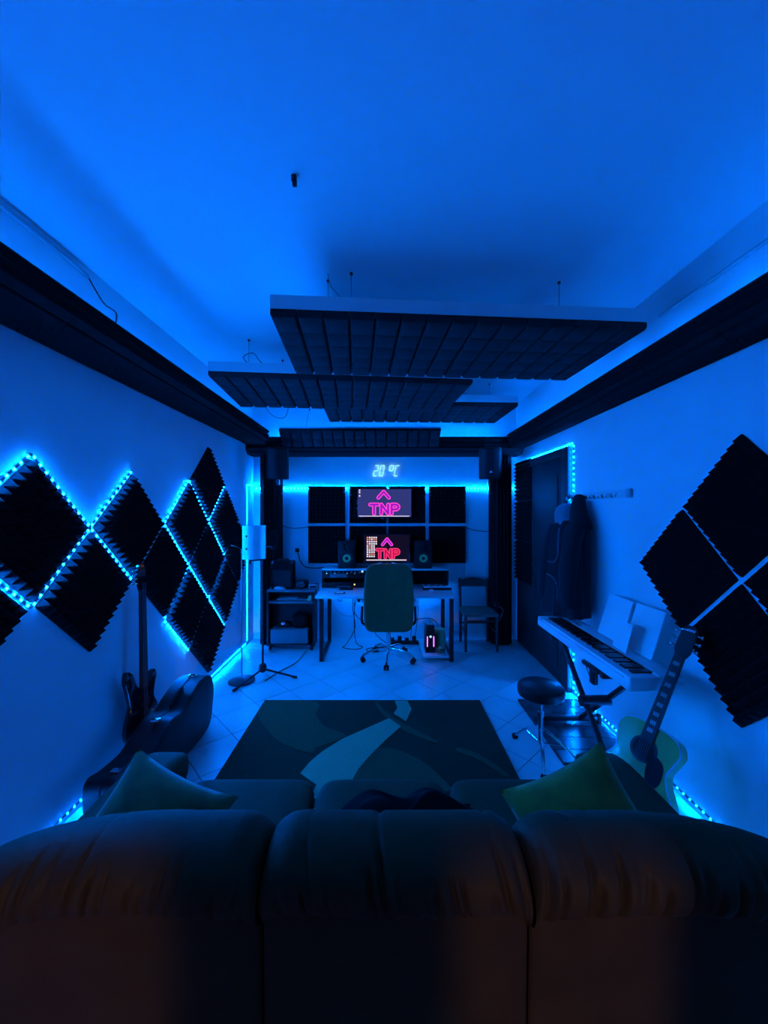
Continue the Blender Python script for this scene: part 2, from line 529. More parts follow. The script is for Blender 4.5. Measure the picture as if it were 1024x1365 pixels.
# bass-wall beam: core inset so foam gives the outer size
BEAM_L = beam('foam_beam', 'long ridged black foam beam above the bass guitar wall', (XL, YR, 2.47 + f), (-1.40 - f, 4.70, 2.66), 'Y',
     [((XL, 0, 2.47 + f), (1, 0, 0), (0, 0, -1), 0.258, 5), ((-1.40 - f, 0, 2.47 + f), (0, 0, 1), (1, 0, 0), 0.146, 3)], 'foam beam', group='foam beams under the ceiling')
BEAM_R = beam('foam_beam', 'long ridged black foam beam above the piano wall', (1.50 + f, YR, 2.42 + f), (XR, 4.70, 2.61), 'Y',
     [((1.50 + f, 0, 2.42 + f), (1, 0, 0), (0, 0, -1), 0.178, 4), ((1.50 + f, 0, 2.42 + f), (0, 0, 1), (-1, 0, 0), 0.146, 3)], 'foam beam', group='foam beams under the ceiling')
BEAM_B = beam('foam_beam', 'black foam beam across the back wall above the temperature display', (XL, 4.70 + f, 2.36 + f), (XR, YB, 2.58), 'X',
     [((0, 4.70 + f, 2.36 + f), (0, 1, 0), (0, 0, -1), 0.25, 5), ((0, 4.70 + f, 2.36 + f), (0, 0, 1), (0, -1, 0), 0.17, 3)], 'foam beam', group='foam beams under the ceiling')
for x0, x1, lb in ((-1.55, -1.30, 'black ridged corner post behind the microphone stands'), (1.345, 1.595, 'black ridged corner post between wooden chair and dark door')):
    beam('foam_post', lb, (x0 + f, 4.74 + f, 0), (x1 - f, YB - 0.03, 2.36), 'Z',
         [((x0 + f, 4.74 + f, 0), (1, 0, 0), (0, -1, 0), x1 - x0 - 2 * f, 4),
          ((x0 + f, 4.74 + f, 0), (0, 1, 0), (-1, 0, 0), 0.18, 4), ((x1 - f, 4.74 + f, 0), (0, 1, 0), (1, 0, 0), 0.18, 4)], 'foam post', group='foam corner posts')

# ------------------------------------------------------------------ ceiling clouds
def bump_strip(wd, ln, rows_):
    mb = MB()
    mb.bb((0.0015, 0, 0.03), (wd - 0.0015, ln, 0.06))
    s = ln / rows_
    for j in range(rows_):
        y0, y1 = j * s, (j + 1) * s
        x0, x1 = 0.005, wd - 0.005
        lv = [(0, 0.03), (0.006, 0.016), (0.020, 0.005), (0.045, 0.0)]
        vs_ = []
        for k_, (ins, z) in enumerate(lv):
            iy = (0, 0.0, 0.016, 0.05)[k_]
            z = (0.03, 0.016, 0.008, 0.0)[k_]
            vs_ += [(x0 + ins, y0 + iy, z), (x1 - ins, y0 + iy, z), (x1 - ins, y1 - iy, z), (x0 + ins, y1 - iy, z)]
        fs = []
        for k in range(3):
            for q in range(4):
                fs.append((k * 4 + q, k * 4 + (q + 1) % 4, k * 4 + 4 + (q + 1) % 4, k * 4 + 4 + q))
        fs.append((12, 13, 14, 15))
        mb.add(vs_, fs)
    return mb
def cloud(label, loc, yaw, W_, D_, wires, cols=15, rows_=5, tilt=0, bt=0.075, hook=True):
    t = thing('ceiling_panel', label, 'acoustic panel', loc, (tilt, 0, yaw), 'hanging acoustic panels')
    MB().bb((0, 0, 0.06), (W_, D_, 0.06 + bt), 0.003).build('board', 'board', t)
    wd = W_ / cols
    mb = bump_strip(wd, D_, rows_)
    me = mb.mesh('foam_strip')
    for p in me.polygons: p.use_smooth = True
    me.set_sharp_from_angle(angle=math.radians(30))
    me.materials.append(M['foamgrey'])
    for k in range(cols):
        o = bpy.data.objects.new('foam_strip', me); COL.objects.link(o); o.parent = t
        o.location = (k * wd, 0, 0)
    top = (ZC - loc[2])
    for x, y in wires:
        MB().cyl((x, y, 0.06 + bt), (x, y, top), 0.0022, n=6).build('wire', 'wire', t)
        MB().cyl((x, y, top - 0.012), (x, y, top), 0.009, n=8).build('hook', 'blackmetal', t)
    return t
W4 = lambda a, b, c, d: [(a, c), (b, c), (a, d), (b, d)]
cloud('largest hanging panel of grey padded foam, closest to the camera under the ceiling', (-0.595, 2.0, 2.65), math.radians(4), 2.07, 0.82, [(0.42, 0.22), (0.28, 0.30), (1.68, 0.22), (0.45, 0.7), (1.6, 0.7)])
cloud('second hanging foam panel from the camera, reaching over the bass-wall beam', (-1.33, 2.90, 2.655), math.radians(5), 2.05, 0.82, [(0.25, 0.2), (0.45, 0.6), (1.7, 0.2), (1.75, 0.65)])
cloud('third hanging foam panel from the camera, reaching toward the piano-wall beam', (-0.64, 3.93, 2.73), math.radians(2), 2.04, 0.72, [(0.25, 0.2), (1.8, 0.2), (0.3, 0.6), (1.75, 0.6)])
cloud('narrow tilted foam panel hanging just before the back-wall beam', (-1.22, 4.42, 2.575), 0, 1.88, 0.24, [(0.3, 0.03), (1.6, 0.03)], rows_=2, tilt=math.radians(-40), bt=0.03)
# loose ceiling wires
def cable(label, pts, r=0.004, m='cable', name='cable', cat='cable', group=None, sm=6):
    return tag(MB().tube(pts, r, 6, smooth=sm).build(name, m), label, cat, group)
cable('thin loose wire looping from a ceiling hook to the largest hanging panel', [(-0.33, 2.25, 3.05), (-0.31, 2.25, 2.97), (-0.24, 2.25, 2.90), (-0.17, 2.25, 2.82), (-0.10, 2.25, 2.81)], 0.0022, 'wire')
cable('thin curled wire on top of the second hanging panel', [(-1.05, 3.0, 2.80), (-1.10, 3.0, 2.86), (-1.03, 3.02, 2.90), (-0.98, 3.03, 2.84), (-0.93, 3.04, 2.80)], 0.003, 'cable')
cable('dark wire loop hanging under the far ceiling between second and third panels', [(-1.22, 3.86, 3.05), (-1.22, 3.86, 2.78), (-1.12, 3.87, 2.62), (-0.98, 3.88, 2.64), (-0.96, 3.88, 3.05)], 0.003, 'cable')
hk = MB().cyl((-0.375, 1.60, 3.03), (-0.375, 1.60, 3.05), 0.012, n=10).box((-0.372, 1.60, 3.02), (0.018, 0.012, 0.028), 0.003)
tag(hk.build('ceiling_hook', 'blackmetal'), 'small black hook alone on the bare ceiling', 'hook')
# conduit and wall tube
cg = MB().tube([(XL + 0.012, 1.3, 3.0), (XL + 0.012, 1.75, 3.0), (XL + 0.012, 2.1, 3.0), (XL + 0.02, 2.18, 2.985)], 0.011, 8)
o = cg.build('cable_conduit', 'conduit'); tag(o, 'thin conduit along the ceiling edge over the bass wall, its wire dropping to the beam', 'conduit')
MB().tube([(XL + 0.02, 2.18, 2.985), (XL + 0.04, 2.22, 2.92), (XL + 0.10, 2.20, 2.84), (XL + 0.22, 2.12, 2.75), (XL + 0.26, 2.06, 2.66)], 0.004, 6, smooth=5).build('wire', 'cable', o)
tag(MB().tube([(XR - 0.012, 1.4, 2.86), (XR - 0.012, 2.38, 2.86)], 0.011, 8).build('cable_conduit', 'conduit'), 'straight thin tube on the wall above the piano-wall beam', 'conduit')  # plain tube laid along a darker band on the wall

# ------------------------------------------------------------------ LED strips
def led_strip(label, runs, nrm, pitch=0.045, lift=0.0, ds=0.010, parent=None, hg=0.0014):
    tape, dots = MB(), MB()
    for run in runs:
        for a, b in zip(run[:-1], run[1:]):
            a, b = Vector(a), Vector(b)
            t = (b - a); L = t.length; t.normalize()
            n = Vector(nrm).normalized()
            s = n.cross(t).normalized()
            q = frame((a + b) / 2 + n * lift, t, s, n)
            tape.box((0, 0, 0.0012), (L, 0.010, 0.0024), m=q)
            k = max(1, int(L / pitch))
            for i in range(k):
                x = -L / 2 + (i + 0.5) * L / k
                dots.box((x, 0, 0.0024 + hg / 2), (ds, ds, hg), m=q)
    if parent is not None:
        o = tape.build('light_tape', 'tape', parent)
    else:
        o = tape.build('led_strip', 'tape')
        tag(o, label, 'light strip', 'blue led light strips')
    dots.build('led_dots', 'led', o, kind='stuff')
    return o
def lw(y, z): return (XL, y, z)
def tl(yc, zc): return {'L': lw(yc - HD, zc), 'R': lw(yc + HD, zc), 'T': lw(yc, zc + HD), 'B': lw(yc, zc - HD)}
A, D, F_, H_, J, K = tl(1.84, ZA), tl(2.58, ZA), tl(3.325, ZA), tl(4.07, ZA), tl(3.325, ZD), tl(4.07, ZD)
led_strip('glowing cyan light strip zigzagging between the diamond foam tiles on the bass wall', [
    [A['B'], A['L'], A['T'], A['R']], [A['R'], A['B']], [D['T'], D['L'], D['B']], [F_['R'], F_['T'], F_['L'], F_['B']],
    [H_['T'], H_['L'], H_['B']], [J['R'], J['T'], J['L'], J['B']], [K['T'], K['L'], K['B']]], (1, 0, 0), lift=0.006)
led_strip('glowing light strip running along the foot of the bass wall', [[(XL, 0.9, 0.035), (XL, 4.72, 0.035)]], (1, 0, 0), ds=0.0056)
led_strip('vertical glowing light strip in the corner beside the pale microphone shield', [[(XL, 4.76, 0.05), (XL, 4.76, 2.0)], [(XL, 4.79, 1.99), (XL, 4.985, 1.99)]], (1, 0, 0), pitch=0.036, ds=0.0065)
led_strip('horizontal glowing light strip on the back wall along the top of the foam tiles', [[(XL + 0.02, YB, 1.958), (XR - 0.02, YB, 1.958)]], (0, -1, 0), pitch=0.045, ds=0.012, hg=0.005)
led_strip('glowing light strip framing the dark door beside the coat rack', [[(XR, 3.48, 0.03), (XR, 3.48, 2.275), (XR, 4.90, 2.275)]], (-1, 0, 0), pitch=0.05, ds=0.0095)
led_strip('glowing light strip along the foot of the piano wall', [[(XR, 0.9, 0.035), (XR, 3.46, 0.035)]], (-1, 0, 0), ds=0.0056)
led_strip('short glowing strip piece between dark door and corner post', [[(XR, 4.905, 1.955), (XR, 4.985, 1.955)]], (-1, 0, 0), pitch=0.04)

# cove lights lying on top of the beams
led_strip(None, [[(-1.60, 0.3, 2.66), (-1.60, 4.65, 2.66)]], (0, 0, 1), pitch=0.25, parent=BEAM_L)
led_strip(None, [[(1.66, 0.3, 2.61), (1.66, 4.65, 2.61)]], (0, 0, 1), pitch=0.40, parent=BEAM_R)
led_strip(None, [[(-1.5, 4.9, 2.58), (1.5, 4.9, 2.58)]], (0, 0, 1), pitch=0.12, parent=BEAM_B)
# ------------------------------------------------------------------ sofa (seen from behind)
sofa = thing('sofa', 'dark brown leather three-seat sofa seen from behind at the bottom', 'sofa', (0.02, 1.25, 0), world=True)
prof = catmull([(0.845, .12, 0), (0.84, .5, 0), (0.832, .74, 0), (0.830, .783, 0), (0.800, .805, 1), (0.785, .845, 1), (0.797, .885, .8), (0.845, .917, .5), (0.91, .925, .35), (0.975, .895, .2), (1.02, .83, .1), (1.045, .7, 0), (1.05, .30, 0)], 5, False)
def wr(x, seed):
    return (math.sin(x * 61 + seed) * 0.5 + math.sin(x * 97 + seed * 2.3) * 0.35 + math.sin(x * 151 + seed * 5.1) * 0.3)
def back_cushion(x0, x1, eL, eR, dL, dR, seed):
    mb = MB()
    rg = random.Random(int(seed * 100))
    ng = int((x1 - x0) / 0.036)
    grooves = [(x0 + (x1 - x0) * (i + rg.uniform(0.1, 0.9)) / ng, rg.uniform(0.005, 0.010), rg.uniform(0.006, 0.020), 0.780, rg.uniform(0.87, 0.935)) for i in range(ng)]
    slant = rg.uniform(-0.25, 0.25)
    def fn(u, v):
        x = x0 + (x1 - x0) * v
        p = prof[min(len(prof) - 1, int(round(u * (len(prof) - 1))))]
        tl_, tr_ = min(1, (x - x0) / eL), min(1, (x1 - x) / eR)
        a = math.sqrt(max(0, 1 - (1 - tl_) ** 2)); b = math.sqrt(max(0, 1 - (1 - tr_) ** 2))
        k = max(0, (p.y - 0.35) / 0.57)
        z = p.y - k * (dL * (1 - a) + dR * (1 - b))
        e = min(a, b)
        y = 0.94 + (p.x - 0.94) * (0.80 + 0.20 * e)
        xs_ = x + slant * (p.y - .8)
        gd = 0.0
        for gx, gw, gdp, g0, g1 in grooves:
            if g0 < p.y < g1:
                fade = min(1, (p.y - g0) / 0.02, (g1 - p.y) / 0.03)
                gd += gdp * fade * math.exp(-((xs_ - gx) / gw) ** 2)
        y += 0.005 * math.sin(x * 9 + seed) * p.z + (gd if u < 0.62 else 0)
        z -= gd * 0.5 if u < 0.8 else 0
        return (x, y, z)
    mb.grid(fn, len(prof), 230)
    return mb.build('back_cushion', 'sofaleather', sofa, ang=60)
back_cushion(-1.06, -0.272, 0.56, 0.07, 0.22, 0.06, 1.3)
back_cushion(-0.268, 0.318, 0.075, 0.075, 0.06, 0.07, 4.2)
back_cushion(0.322, 1.08, 0.09, 0.54, 0.06, 0.20, 7.7)
MB().bb((-1.03, 0.86, 0.06), (1.01, 1.68, 0.30), 0.03).build('base', 'sofaleather', sofa)
for i in range(3):
    x0 = -0.86 + i * 0.567
    MB().sell((x0 + 0.2835, 1.36, 0.385), (0.565, 0.74, 0.19), 0.35, 0.25, 40, 16).build('seat_cushion', 'sofaleather', sofa)
for s in (-1, 1):
    cx = -0.01 + s * 0.95
    ab = MB().bb((cx - 0.095, 0.95, 0.06), (cx + 0.095, 1.72, 0.50), 0.04, 3)
    arm = ab.build('armrest', 'sofaleather', sofa)
    MB().sell((cx, 1.33, 0.53), (0.22, 0.82, 0.16), 0.6, 0.35, 32, 14).build('arm_pad', 'sofaleather', arm)
for x in (-0.98, 0.96):
    for y in (0.92, 1.62):
        MB().cyl((x, y, 0), (x, y, 0.07), 0.025, 0.03, 12).build('foot', 'darkwood', sofa)
# pillows
def pillow(label, m, q, w_=0.46, t_=0.16):
    mb = MB()
    def side(sg):
        def fn(u, v):
            a, b = 2 * u - 1, 2 * v - 1
            hh = max(0, (1 - abs(a) ** 2.6) * (1 - abs(b) ** 2.6)) ** 0.55
            x = a * (1 - 0.10 * (1 - b * b)) * w_ / 2
            y = b * (1 - 0.10 * (1 - a * a)) * w_ / 2
            return (x, y, sg * hh * t_ / 2 * (1 + 0.10 * math.sin(5 * a + 3 * b)))
        return fn
    mb.grid(side(1), 25, 25); mb.grid(side(-1), 25, 25)
    o = mb.build('pillow', m, ang=70)
    o.matrix_world = q @ Matrix.Translation(o.location)
    return tag(o, label, 'pillow', 'velvet pillows on the sofa')
def orient(c, n, spin):
    x, y, z = ortho(n)
    return frame(c, x, y, z) @ Matrix.Rotation(spin, 4, 'Z')
pillow('dark green velvet pillow in the sofa corner by the guitar case', 'velvetg', orient((-0.80, 1.29, 0.545), (0.30, -0.65, 0.65), -0.62), 0.42, 0.15)
pillow('mustard velvet pillow standing on one corner by the acoustic guitar', 'velvety', orient((0.66, 1.25, 0.60), (-0.30, -0.75, 0.45), 0.58), 0.40, 0.14)
# black crumpled jacket
bj = MB()
def fn(u, v):
    a, b = 2 * u - 1, 2 * v - 1
    r = max(0, 1 - (a * a) ** 1.3) * max(0, 1 - (b * b) ** 1.3)
    z = 0.475 + 0.11 * r ** 0.6 * (1 + 0.25 * math.sin(7 * a + 2 * b) * math.cos(4 * b))
    return (0.11 + a * 0.26 + 0.03 * math.sin(6 * b), 1.40 + b * 0.14 + 0.025 * math.sin(7 * a), z)
bj.grid(fn, 40, 22)
tag(bj.build('folded_jacket', 'blackcloth', ang=70), 'black crumpled garment lying on the middle sofa seat', 'garment')

# ------------------------------------------------------------------ rug
rug = MB().bb((-1.04, 1.92, 0.0), (0.835, 3.35, 0.012), 0.004).build('rug', 'rug')
tag(rug, 'dark rectangular rug with pale sweeping curve before the sofa', 'rug')
def zr(x, y): return (260 + x * 0.46875, 900 + y * 0.46875)
def motif(m, pts, k=4, z=0.0155, lb=None):
    P = [floor_pt(*zr(*p), z=0.014) for p in pts]
    P = [(p.x, p.y) for p in catmull([(a, b, 0) for a, b in P], k, True)] if k else P
    P = [(min(0.83, max(-1.035, a)), min(3.345, max(1.925, b))) for a, b in P]
    MB().prism(P, 0.0115, z).build('motif', m, rug, label=lb)
motif('rugmid', [(195, 73), (180, 110), (205, 155), (250, 195), (335, 222), (345, 205), (430, 172), (370, 145), (345, 110), (345, 75)], 3, lb='grey-green curved band')
motif('rugmid', [(500, 215), (470, 260), (440, 305), (560, 330), (720, 330), (700, 290), (640, 240), (560, 208)], 3, lb='grey-green curved band')
motif('rugmid', [(515, 73), (545, 105), (590, 135), (690, 188), (650, 180), (575, 145), (535, 110), (515, 85)], 3, lb='grey-green curved band')
motif('rugmid', [(750, 205), (810, 225), (890, 280), (880, 285), (810, 240), (745, 215)], 3, lb='grey-green curved band')
motif('ruglight', [(300, 278), (325, 248), (360, 218), (420, 180), (500, 145), (552, 122), (585, 145), (540, 185), (500, 225), (465, 265), (440, 310), (425, 350), (330, 350), (345, 310)], 0, 0.0165, lb='pale sweeping curve')
motif('ruglight', [(568, 72), (604, 72), (616, 95), (600, 130), (566, 108), (576, 92)], 0, 0.0165, lb='pale sweeping curve')

# ------------------------------------------------------------------ desk with hutch
desk = thing('desk', 'pale desk with black frame and low rack hutch under the screens', 'desk', (0.03, 4.55, 0), world=True)
MB().bb((-0.76, 4.22, 0.695), (0.80, 4.93, 0.725), 0.004).build('desktop', 'desk', desk)
for x in (-0.69, 0.745):
    for y in (4.25, 4.87):
        MB().bb((x - 0.022, y - 0.022, 0), (x + 0.022, y + 0.022, 0.695)).build('leg', 'blackmetal', desk)
    MB().bb((x - 0.02, 4.272, 0.0), (x + 0.02, 4.848, 0.035)).build('foot_rail', 'blackmetal', desk)
MB().bb((-0.30, 4.30, 0.64), (0.35, 4.62, 0.693), 0.004).build('keyboard_tray', 'blackplastic', desk)
hu = MB().bb((-0.76, 4.68, 0.935), (0.79, 4.95, 0.958), 0.003)
shelf = hu.build('hutch_shelf', 'desk', desk)
for x0, x1 in ((-0.76, -0.742), (-0.24, -0.222), (0.26, 0.278), (0.772, 0.79)):
    MB().bb((x0, 4.70, 0.725), (x1, 4.94, 0.935)).build('hutch_side', 'blackplastic', desk)
MB().bb((-0.742, 4.93, 0.725), (0.772, 4.94, 0.935)).build('hutch_back', 'blackplastic', desk)
MB().bb((0.43, 4.24, 0.035), (0.72, 4.80, 0.062), 0.003).build('low_shelf', 'desk', desk)
led_strip(None, [[(-0.70, 4.915, 0.694), (0.74, 4.915, 0.694)]], (0, 0, -1), pitch=0.07, ds=0.0065, parent=desk, hg=0.004)
# rack gear
rk = thing('audio_rack_unit', 'black rack audio unit with lit knobs in the desk hutch', 'audio gear', (-0.49, 4.80, 0.84), world=True)
MB().bb((-0.74, 4.69, 0.842), (-0.245, 4.90, 0.932), 0.003).build('case', 'blackplastic', rk)
for k in range(9):
    x = -0.70 + k * 0.05
    MB().cyl((x, 4.69, 0.915), (x, 4.675, 0.915), 0.011, 0.009, 10).build('knob', 'greybox', rk)
dt = MB()
for x, r in ((-0.70, .005), (-0.60, .003), (-0.45, .003), (-0.36, .003), (-0.265, .011)):
    dt.box((x, 4.688, 0.90 if r < .01 else 0.925), (2 * r, 0.006, 2 * r))
dt.build('status_lights', 'segment', rk, kind='stuff')
MB().bb((-0.66, 4.684, 0.852), (-0.45, 4.692, 0.897), 0.002).build('display', 'greybox', rk)
rk2 = thing('audio_interface', 'slim black rack interface with amber light below the knob unit', 'audio gear', (-0.49, 4.80, 0.725), world=True)
MB().bb((-0.74, 4.69, 0.726), (-0.245, 4.90, 0.79), 0.003).build('case', 'blackplastic', rk2)
MB().box((-0.36, 4.688, 0.765), (0.014, 0.006, 0.014)).build('power_light', 'amber', rk2)
MB().bb((-0.58, 4.686, 0.738), (-0.40, 4.692, 0.746)).build('strip', 'greybox', rk2)
for x in (-0.725, -0.26):
    for z in (0.74, 0.775):
        MB().cyl((x, 4.69, z), (x, 4.684, z), 0.005, n=8).build('screw', 'chrome', rk2)
# midi keyboard
mk = thing('midi_keyboard', 'small keyboard with white keys on the desk under the hutch', 'keyboard', (0.64, 4.66, 0.725), world=True)
MB().bb((0.46, 4.54, 0.725), (0.80, 4.68, 0.752), 0.004).build('body', 'blackplastic', mk)
for k in range(15):
    x = 0.475 + k * 0.0208
    MB().bb((x, 4.545, 0.752), (x + 0.0195, 4.655, 0.764), 0.001).build('white_key', 'whiteplastic', mk)
for k in range(14):
    if k % 7 in (2, 6): continue
    x = 0.475 + (k + 1) * 0.0208
    MB().bb((x - 0.006, 4.60, 0.764), (x + 0.006, 4.655, 0.773)).build('black_key', 'blackplastic', mk)
# small desk items
o = thing('smartphone', 'small dark phone lying on the desk by the rack gear', 'phone', (-0.52, 4.40, 0.725), world=True)
MB().bb((-0.56, 4.33, 0.7252), (-0.44, 4.39, 0.733), 0.003).build('body', 'blackgloss', o)
MB().bb((-0.55, 4.335, 0.733), (-0.46, 4.385, 0.7335)).build('screen', 'paper', o)
o = thing('audio_controller', 'flat black controller lying on the desk in front of the rack', 'controller', (-0.46, 4.58, 0.725), world=True)
MB().bb((-0.53, 4.55, 0.7252), (-0.37, 4.63, 0.74), 0.003).build('body', 'blackplastic', o)
MB().cyl((-0.42, 4.59, 0.74), (-0.42, 4.59, 0.752), 0.012, n=12).build('dial', 'greybox', o)
o = thing('computer_mouse', 'white mouse on the desk near the small keyboard', 'mouse', (0.55, 4.44, 0.725), world=True)
MB().sell((0.55, 4.44, 0.738), (0.065, 0.11, 0.03), 0.8, 0.7, 20, 10).build('shell', 'whiteplastic', o)
MB().cyl((0.547, 4.41, 0.750), (0.553, 4.41, 0.750), 0.008, n=10).build('wheel', 'greybox', o)
# studio monitors
def studio_monitor(x, lb):
    t = thing('studio_monitor', lb, 'speaker', (x, 4.80, 0.958), group='studio monitor speakers')
    MB().bb((-0.108, -0.10, 0), (0.108, 0.12, 0.335), 0.008).build('cabinet', 'blackplastic', t)
    qq = lambda z: frame((0, -0.10, z), (1, 0, 0), (0, 0, 1), (0, -1, 0))
    MB().lathe([(0.085, 0.0), (0.085, 0.006), (0.078, 0.008), (0.072, 0.002), (0.0, 0.002)], 28, qq(0.125)).build('woofer_surround', 'rubber', t)
    MB().lathe([(0.048, 0.0022), (0.048, 0.006), (0.026, 0.0025), (0.0, 0.0025)], 28, qq(0.125)).build('woofer_cone', 'cone', t)
    MB().lathe([(0.022, 0.0026), (0.020, 0.010), (0.010, 0.014), (0.0, 0.015)], 20, qq(0.125)).build('dust_cap', 'rubber', t)
    MB().lathe([(0.040, 0.0), (0.038, 0.005), (0.020, 0.002), (0.012, 0.007), (0.0, 0.008)], 24, qq(0.265)).build('tweeter', 'blackgloss', t)
    return t
studio_monitor(-0.457, 'black studio monitor speaker with yellow ring on the hutch, guitar side of the screen')
studio_monitor(0.482, 'black studio monitor speaker with yellow ring on the hutch, wooden chair side of the screen')

# ------------------------------------------------------------------ screens
def cap(mb, a, b, r, z0, z1, n=8):
    a, b = Vector((a[0], a[1])), Vector((b[0], b[1]))
    d = (b - a); ang = math.atan2(d.y, d.x)
    P = [(b.x + r * math.cos(ang - PI / 2 + PI * i / n), b.y + r * math.sin(ang - PI / 2 + PI * i / n)) for i in range(n + 1)]
    P += [(a.x + r * math.cos(ang + PI / 2 + PI * i / n), a.y + r * math.sin(ang + PI / 2 + PI * i / n)) for i in range(n + 1)]
    mb.prism(P, z0, z1)
arc = [(0.30 + 0.27 * math.sin(PI * i / 8), 0.73 + 0.27 * math.cos(PI * i / 8)) for i in range(9)]
LET = {'T': [[(0, 1), (0.66, 1)], [(0.33, 1), (0.33, 0)]],
       'N': [[(0, 0), (0, 1), (0.58, 0), (0.58, 1)]],
       'P': [[(0, 0), (0, 1)] + arc + [(0, 0.46)]]}
def logo(parent, x0, x1, z0, z1, cx, cz0, cz1, cw, y, mo, mi, name):
    """letters TNP between x0..x1,z0..z1; chevron above, on plane y facing the camera"""
    q = frame((0, y, 0), (1, 0, 0), (0, 0, 1), (0, -1, 0))
    H = z1 - z0; W_ = x1 - x0
    r1 = H * 0.15; r2 = H * 0.075
    offs = {'T': 0.0, 'N': 0.94, 'P': 1.82}
    tot = 1.82 + 0.57
    for ch in 'TNP':
        out, inn = MB(), MB()
        for st in LET[ch]:
            P = [(x0 + r1 + (offs[ch] + a) / tot * (W_ - 2 * r1), z0 + r1 + b * (H - 2 * r1)) for a, b in st]
            for a, b in zip(P[:-1], P[1:]):
                cap(out, a, b, r1, 0.0, 0.0008); cap(inn, a, b, r2, 0.0007, 0.0016)
        out.v = [tuple(q @ Vector(p)) for p in out.v]; inn.v = [tuple(q @ Vector(p)) for p in inn.v]
        lt = out.build('neon_letter', mo, parent)
        inn.build('letter_fill', mi, lt) if False else inn.build('letter_fill', mi, parent)
    out, inn = MB(), MB()
    P = [(cx - cw / 2, cz0), (cx, cz1), (cx + cw / 2, cz0)]
    for a, b in zip(P[:-1], P[1:]):
        cap(out, a, b, r1 * 0.95, 0.0, 0.0008); cap(inn, a, b, r2 * 0.95, 0.0007, 0.0016)
    out.v = [tuple(q @ Vector(p)) for p in out.v]; inn.v = [tuple(q @ Vector(p)) for p in inn.v]
    out.build('neon_chevron', 'pink', parent); inn.build('chevron_fill', 'purple', parent)
def S(px, py, d): return ((px - 512) / 512 * d, CAM_Z + (682 - py) / 512 * d)
d_ = 4.86
tv = thing('television', 'wall television showing pink neon TNP lettering on violet', 'television', (0.0, 4.90, 1.58), world=True)
(xa, zb), (xb, za) = S(475.5, 689.5, d_), S(549.5, 650.5, d_)
MB().bb((xa, d_ + 0.003, zb), (xb, d_ + 0.045, za), 0.004).build('casing', 'blackgloss', tv)
(xa, zb), (xb, za) = S(477.0, 688.6, d_), S(548.2, 651.6, d_)
scr = MB().bb((xa, d_, zb), (xb, d_ + 0.004, za)).build('screen', 'tvscreen', tv)
MB().bb((-0.10, d_ + 0.045, 1.66), (0.14, 4.924, 1.86)).bb((0.034, 4.924, 1.72), (0.053, YB, 1.80)).build('wall_bracket', 'blackmetal', tv)
(x0, z0), (x1, z1) = S(491, 686.8, d_), S(533.8, 669.5, d_)
logo(scr, x0, x1, z0, z1, S(511.5, 0, d_)[0], S(0, 663, d_)[1], S(0, 655, d_)[1], 0.135, d_ - 0.0002, 'pink', 'purple', 'tv')
ic = MB()
for py in (653, 656, 660.5): 
    a = S(479.5, py, d_); ic.box((a[0], d_ - 0.0006, a[1]), (0.016, 0.001, 0.020))
ic.build('desktop_icons', 'icon', scr)
a, b = S(478.5, 687.9, d_), S(546, 687.0, d_)
MB().bb((a[0], d_ - 0.001, a[1]), (b[0], d_ - 0.0003, b[1])).build('taskbar', 'icon', scr)
MB().bb((-0.04, d_ - 0.004, S(0, 691.5, d_)[1]), (0.0, d_ + 0.01, S(0, 690, d_)[1])).build('logo_tab', 'greybox', tv)
d_ = 4.74
mo = thing('computer_monitor', 'computer screen on the hutch showing red neon TNP lettering on black', 'monitor', (0.04, 4.76, 0.958), world=True)
(xa, zb), (xb, za) = S(484.5, 749.5, d_), S(547, 711.5, d_)
MB().bb((xa, d_ + 0.003, zb), (xb, d_ + 0.035, za), 0.004).build('casing', 'blackgloss', mo)
(xa, zb), (xb, za) = S(486, 748, d_), S(545.5, 712.8, d_)
scr = MB().bb((xa, d_, zb), (xb, d_ + 0.004, za)).build('screen', 'monscreen', mo)
xm = S(515.5, 0, d_)[0]
for s in (-1, 1):
    MB().tube([(xm + s * 0.03, d_ + 0.02, zb + 0.004), (xm + s * 0.20, d_ - 0.03, 0.966)], 0.008, 6).build('stand_leg', 'whiteplastic', mo)
    MB().tube([(xm + s * 0.03, d_ + 0.02, zb + 0.004), (xm + s * 0.20, d_ + 0.08, 0.966)], 0.008, 6).build('stand_leg', 'whiteplastic', mo)
(x0, z0), (x1, z1) = S(500, 745, d_), S(533.8, 730, d_)
logo(scr, x0, x1, z0, z1, S(516, 0, d_)[0], S(0, 725.5, d_)[1], S(0, 718, d_)[1], 0.11, d_ - 0.0002, 'red', 'redin', 'mon')
ic, ir = MB(), MB()
rnd = random.Random(3)
for r in range(10):
    for c in range(5):
        if c > 3 and r > 3: continue
        a = S(490 + c * 2.9, 716 + r * 2.8, d_)
        (ir if rnd.random() < 0.3 else ic).box((a[0], d_ - 0.0006, a[1]), (0.019, 0.001, 0.018))
a, b = S(488.5, 746.6, d_), S(542, 745.4, d_)
ic.bb((a[0], d_ - 0.001, a[1]), (b[0], d_ - 0.0003, b[1]))
ic.build('desktop_icons', 'icon', scr); ir.build('program_icons', 'iconr', scr)

